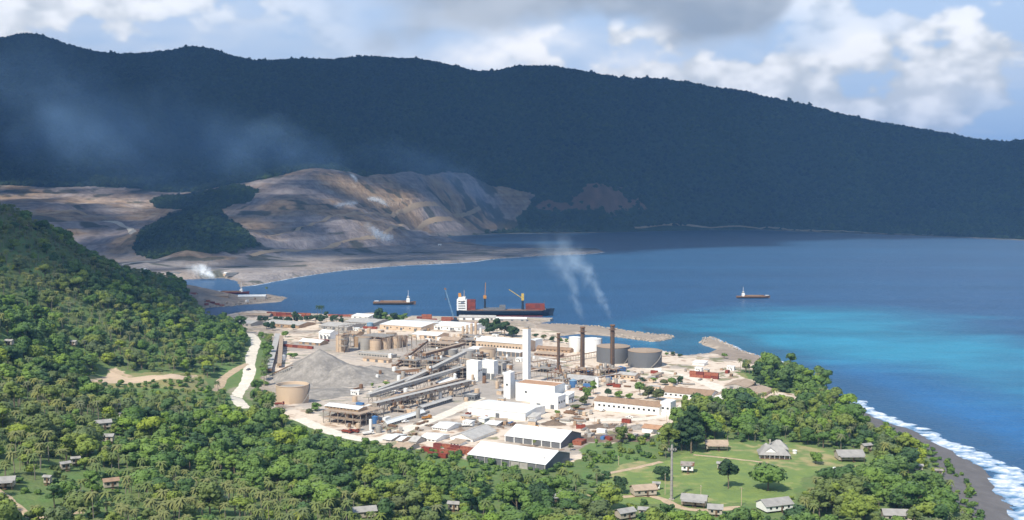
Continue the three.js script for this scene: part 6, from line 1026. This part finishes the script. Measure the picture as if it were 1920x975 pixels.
marked([[752, 604, 1.2, 1.0, 0], [738, 605, 1.2, 1.0, 2], [722, 606, 1.2, 1.0, 0], [710, 604, 1.3, 1.3, 2], [918, 627, 1.4, 1.2, 2], [932, 629, 1.4, 1.2, 2], [946, 631, 1.4, 1.1, 2], [961, 632, 1.3, 1.0, 2], [760, 602, 0.95, 0.9, 0], [745, 603, 1.0, 0.9, 2], [728, 603, 0.9, 1.0, 0], [715, 603, 1.2, 1.2, 2], [705, 600, 0.9, 1.2, 2], [733, 607, 0.8, 0.9, 1], [912, 622, 1.1, 1.2, 2], [925, 625, 1.2, 1.1, 0], [940, 628, 1.2, 1.0, 2], [955, 628, 1.1, 1.0, 2], [968, 630, 0.9, 0.9, 2], [905, 614, 1.0, 1.1, 2]].map((a) => [...a, 'dark green tree in the clumps along the wharf']), 'wharf_tree', 'tree', bushy, tones, bark, 'wharf trees');
marked([...[...Array(17).keys()].map((i) => [488 + i * 9.5, 601 + 7 * hash(i, 3), 0.55 + 0.45 * hash(i, 8), 0.9 + 0.4 * hash(i, 5), 2]), [500, 617, 0.9, 1, 2], [520, 606, 0.7, 1, 2], [540, 605, 0.8, 1, 2], [555, 604, 0.8, 1, 2], [575, 602, 0.7, 1, 2], [600, 602, 0.7, 1, 2], [625, 602, 0.8, 1, 2], [640, 602, 0.6, 1, 2], [512, 620, 0.8, 1.3, 2], [550, 618, 0.7, 1, 2], [490, 634, 0.9, 1, 0], [502, 640, 0.8, 1, 0], [535, 632, 0.8, 0.9, 1], [544, 672, 0.7, 0.7, 1], [552, 672, 0.7, 0.8, 0]].map((a) => [...a, 'dark tree scattered among the stores by the small harbour']), 'harbour_tree', 'tree', bushy, tones, bark, 'trees among the harbour stores');
marked([[1005, 636, 0.7, 0.8, 2], [1020, 638, 0.7, 0.8, 4], [1035, 641, 0.7, 0.8, 2], [1050, 643, 0.7, 0.8, 0], [1062, 645, 0.6, 0.8, 0], [990, 634, 0.7, 0.8, 2], [1250, 666, 0.5, 0.7, 0], [1262, 667, 0.55, 0.7, 2], [1275, 670, 0.5, 0.7, 2], [1358, 672, 0.7, 0.6, 1]].map((a) => [...a, 'low bushy tree along the inner harbour basin']), 'basin_tree', 'tree', bushy, tones, bark, 'trees along the harbour basin');
marked([[1100, 748, 0.8, 1.1, 0], [1112, 740, 0.85, 1.1, 1], [1095, 760, 0.8, 0.9, 4], [1080, 772, 0.8, 0.6, 4], [1140, 745, 0.7, 0.8, 2], [1160, 746, 0.75, 0.7, 1], [1180, 748, 0.7, 0.6, 1], [1200, 742, 1.0, 0.9, 0], [1215, 748, 1.1, 0.9, 4], [1235, 750, 1.0, 0.9, 4], [1205, 715, 0.6, 0.6, 2], [1260, 722, 0.8, 0.8, 0], [1275, 720, 0.7, 0.9, 2], [1245, 722, 0.7, 0.7, 4], [1225, 718, 0.6, 0.7, 1], [1310, 770, 0.8, 1.2, 0], [1285, 752, 0.5, 1, 1], [1345, 755, 0.6, 0.8, 0], [1045, 780, 0.5, 0.8, 1], [1118, 838, 0.42, 1.0, 1], [1070, 845, 0.5, 0.8, 4], [592, 770, 0.9, 0.7, 0], [580, 775, 0.7, 0.6, 4], [698, 727, 0.5, 0.7, 1], [723, 724, 0.6, 0.6, 1], [712, 728, 0.35, 0.6, 0], [1178, 700, 0.35, 0.8, 0], [830, 606, 0.4, 0.5, 1]].map((a) => [...a, 'small green tree in the planted strips of the yard']), 'yard_tree', 'tree', bushy, tones, bark, 'trees in the yard strips');
marked([[1420, 712, 1.1, 1, 2], [1435, 715, 1.2, 1, 0], [1450, 720, 1.2, 1, 2], [1465, 722, 1.2, 1, 2], [1480, 724, 1.1, 1, 0], [1440, 700, 1.0, 0.9, 0], [1460, 702, 1.0, 0.9, 4], [1425, 725, 1.1, 0.9, 2], [1470, 735, 1.2, 0.9, 2], [1500, 735, 1.4, 1.1, 0], [1520, 745, 1.4, 1.1, 0], [1535, 750, 1.2, 1, 1], [1512, 725, 1.2, 1.1, 2]].map((a) => [...a, 'dense green tree on the point beyond the tan roofed sheds']), 'point_tree', 'tree', bushy.slice(0, 3), tones, bark, 'trees on the point');
const seaPalm = [[595, 600], [603, 600]]; for (const [x, y] of seaPalm) individual('wharf_palm', 'tall dark palm against the water by the wharf', 'palm', 'two wharf palms', palms[1], bark, dark, G(x, y), rr(0, 6), [1.2, 1.5, 1.2]);
for (const [x, y, s] of [[1002, 838, 0.5], [1210, 765, 0.6], [1322, 768, 0.7], [1265, 790, 0.7], [1370, 765, 0.6]]) individual('yard_palm', 'small palm growing beside the yard buildings', 'palm', 'small yard palms', palms[2], palmBark, palmLeaf[0], G(x, y), rr(0, 6), [s, s, s]);
for (const [x, y, s, h] of [[1480, 199, 11, 2.3], [1495, 203, 10, 2.1], [1610, 222, 8, 1.7], [1655, 236, 8, 1.6], [1745, 248, 8, 1.6]]) { const p = GF(x, y + 6); individual('ridge_tree', 'tall tree standing out on the mountain ridge', 'tree', 'ridge trees', { crown: bushy[1].crown, trunk: bushy[1].trunk }, bark, dark, p, rr(0, 6), [s / 4.6, s / 4.6 * h, s / 4.6]); }
// ---------------------------------------------------------------- steam and smoke: puffs of thin vapour
const puffTex = (soft, k) => { const n = 128; const t = texture(n, n, (i, j) => { const x = (i + 0.5) / n * 2 - 1, y = (j + 0.5) / n * 2 - 1, r = Math.hypot(x, y), e = sstep(1, 0.15, r + 0.55 * (fbm(x * 2.2 + k, y * 2.2 + 3, 4) - 0.5)); const v = 255 * clamp(e * (soft + (1 - soft) * sstep(0.3, 0.7, fbm(x * 3.5 + 9 + k, y * 3.5, 4))) * sstep(1, 0.8, r)); return [v, v, v]; }, false); t.wrapS = t.wrapT = THREE.ClampToEdgeWrapping; return t; };
const puffMaps = [puffTex(0.4, 2), puffTex(0.6, 31)];
const vapour = (name, c, opacity, k) => { const m = new THREE.MeshStandardMaterial({ color: new THREE.Color().setRGB(...c), roughness: 1, transparent: true, opacity, alphaMap: puffMaps[k % 2], side: THREE.DoubleSide, depthWrite: false, vertexColors: true }); m.name = name; return m; };
// a plume follows a path; every puff is a bowed sheet, turned its own way round the path
function plume(name, label, pts, r0, r1, n, material, stretch = 1.6, jitter = 0.4, fade = 0.75) {
  const c = new THREE.CatmullRomCurve3(pts), pos = [], uv = [], idx = [], col = [], base = pts[0].clone();
  for (let i = 0; i < n; i++) {
    const t = (i + 0.5) / n, p = c.getPointAt(t), d = c.getTangentAt(t), r = lerp(r0, r1, t) * rr(0.75, 1.25), N = V(rr(-0.5, 0.5), rr(-0.25, 0.25), 1).normalize(), U = d.clone().addScaledVector(N, -d.dot(N)).normalize(), W = N.clone().cross(U), o = pos.length / 3, q = 4;
    p.add(V(rr(-1, 1) * r * jitter, rr(-1, 1) * r * jitter, rr(-1, 1) * r));
    for (let a = 0; a <= q; a++) for (let b = 0; b <= q; b++) { const u = a / q * 2 - 1, w = b / q * 2 - 1, v = p.clone().addScaledVector(U, u * r * stretch).addScaledVector(W, w * r).addScaledVector(N, -0.3 * r * (u * u + w * w)); pos.push(v.x - base.x, v.y - base.y, v.z - base.z); uv.push(a / q, b / q); col.push(1, 1, 1, sstep(0, 0.06, t) * (1 - sstep(0.45, 1, t) * fade)); }
    for (let a = 0; a < q; a++) for (let b = 0; b < q; b++) { const k = o + a * (q + 1) + b; idx.push(k, k + q + 1, k + 1, k + 1, k + q + 1, k + q + 2); }
  }
  const geo = meshOf(pos, idx, uv); geo.setAttribute('color', new THREE.Float32BufferAttribute(col, 4)); const m = new THREE.Mesh(geo, material); m.name = numbered(name); m.position.copy(base); m.userData = { kind: 'stuff', label, category: 'smoke' }; m.receiveShadow = true; scene.add(m); return m;
}
const hazeSmoke = [0, 1].map((k) => vapour('hazesmoke' + k, [0.22, 0.40, 0.68], k ? 0.12 : 0.09, k)), steam = [0, 1].map((k) => vapour('steam' + k, [0.9, 0.93, 0.95], 0.55, k)), stackSmoke = [0, 1].map((k) => vapour('stacksmoke' + k, [0.60, 0.76, 0.92], 0.07, k));
const path = (list) => list.map(([x, y, d]) => far(x, y, d));
plume('drifting_smoke', 'thin blue smoke drifting up from the right flank of the mine', path([[930, 395, 3400], [880, 345, 3450], [830, 315, 3500], [760, 300, 3500], [680, 290, 3450]]), 55, 95, 12, hazeSmoke[0]);
plume('drifting_smoke', 'wide blue smoke bank drifting along the mountain foot', path([[620, 300, 3600], [480, 260, 3500], [380, 275, 3450], [330, 330, 3400]]), 100, 130, 10, hazeSmoke[1]);
plume('drifting_smoke', 'high blue smoke veil spreading over the left mountain', path([[420, 250, 3500], [280, 215, 3400], [150, 190, 3350], [0, 160, 3300], [-150, 140, 3300]]), 150, 230, 12, hazeSmoke[0]);
plume('drifting_smoke', 'faint smoke veil low over the left mine benches', path([[300, 330, 3300], [200, 290, 3250], [80, 250, 3200], [-60, 230, 3200]]), 110, 150, 8, hazeSmoke[1]);
plume('steam', 'white steam burst at the foot of the mine heap', path([[735, 446, 2850], [715, 440, 2850], [698, 432, 2850], [690, 422, 2850]]), 13, 19, 12, steam[0], 1.2);
plume('steam', 'white steam streak along a mine bench', path([[630, 385, 3080], [650, 382, 3080], [668, 380, 3080]]), 9, 12, 7, steam[1], 1.8, 0.2);
plume('steam', 'second white steam streak higher on the bench', path([[690, 373, 3130], [708, 376, 3130], [728, 385, 3130]]), 9, 12, 7, steam[0], 1.8, 0.2);
plume('steam', 'small steam wisp at the top of the mine heap', path([[668, 340, 3350], [664, 332, 3350], [655, 325, 3350]]), 8, 8, 5, steam[1], 1.5, 0.2);
plume('steam', 'white steam rising beside the harbour inlet', path([[400, 518, 1990], [388, 510, 1990], [368, 500, 1990]]), 9, 13, 9, steam[0], 1.4);
plume('steam', 'faint steam at the right edge of the mine bench', path([[800, 384, 3200], [830, 388, 3200], [856, 392, 3200]]), 8, 9, 5, stackSmoke[0], 2, 0.2);
const s3 = far(1148, 604, 1010), s2 = far(1092, 606, 1005);
plume('stack_smoke', 'pale smoke rising from the chimney before the black tanks', [s3, ...path([[1128, 560, 1040], [1100, 515, 1090], [1075, 480, 1150], [1040, 445, 1230]])], 3.0, 15, 22, stackSmoke[0], 2.2, 0.2, 0.97);
plume('stack_smoke', 'pale smoke rising from the middle dark chimney', [s2, ...path([[1082, 570, 1030], [1070, 530, 1070], [1045, 490, 1120], [1000, 450, 1200]])], 3.0, 14, 20, stackSmoke[1], 2.2, 0.2, 0.97);
sow(); plantTrees(); mountainForest();
renderer.render(scene, camera);
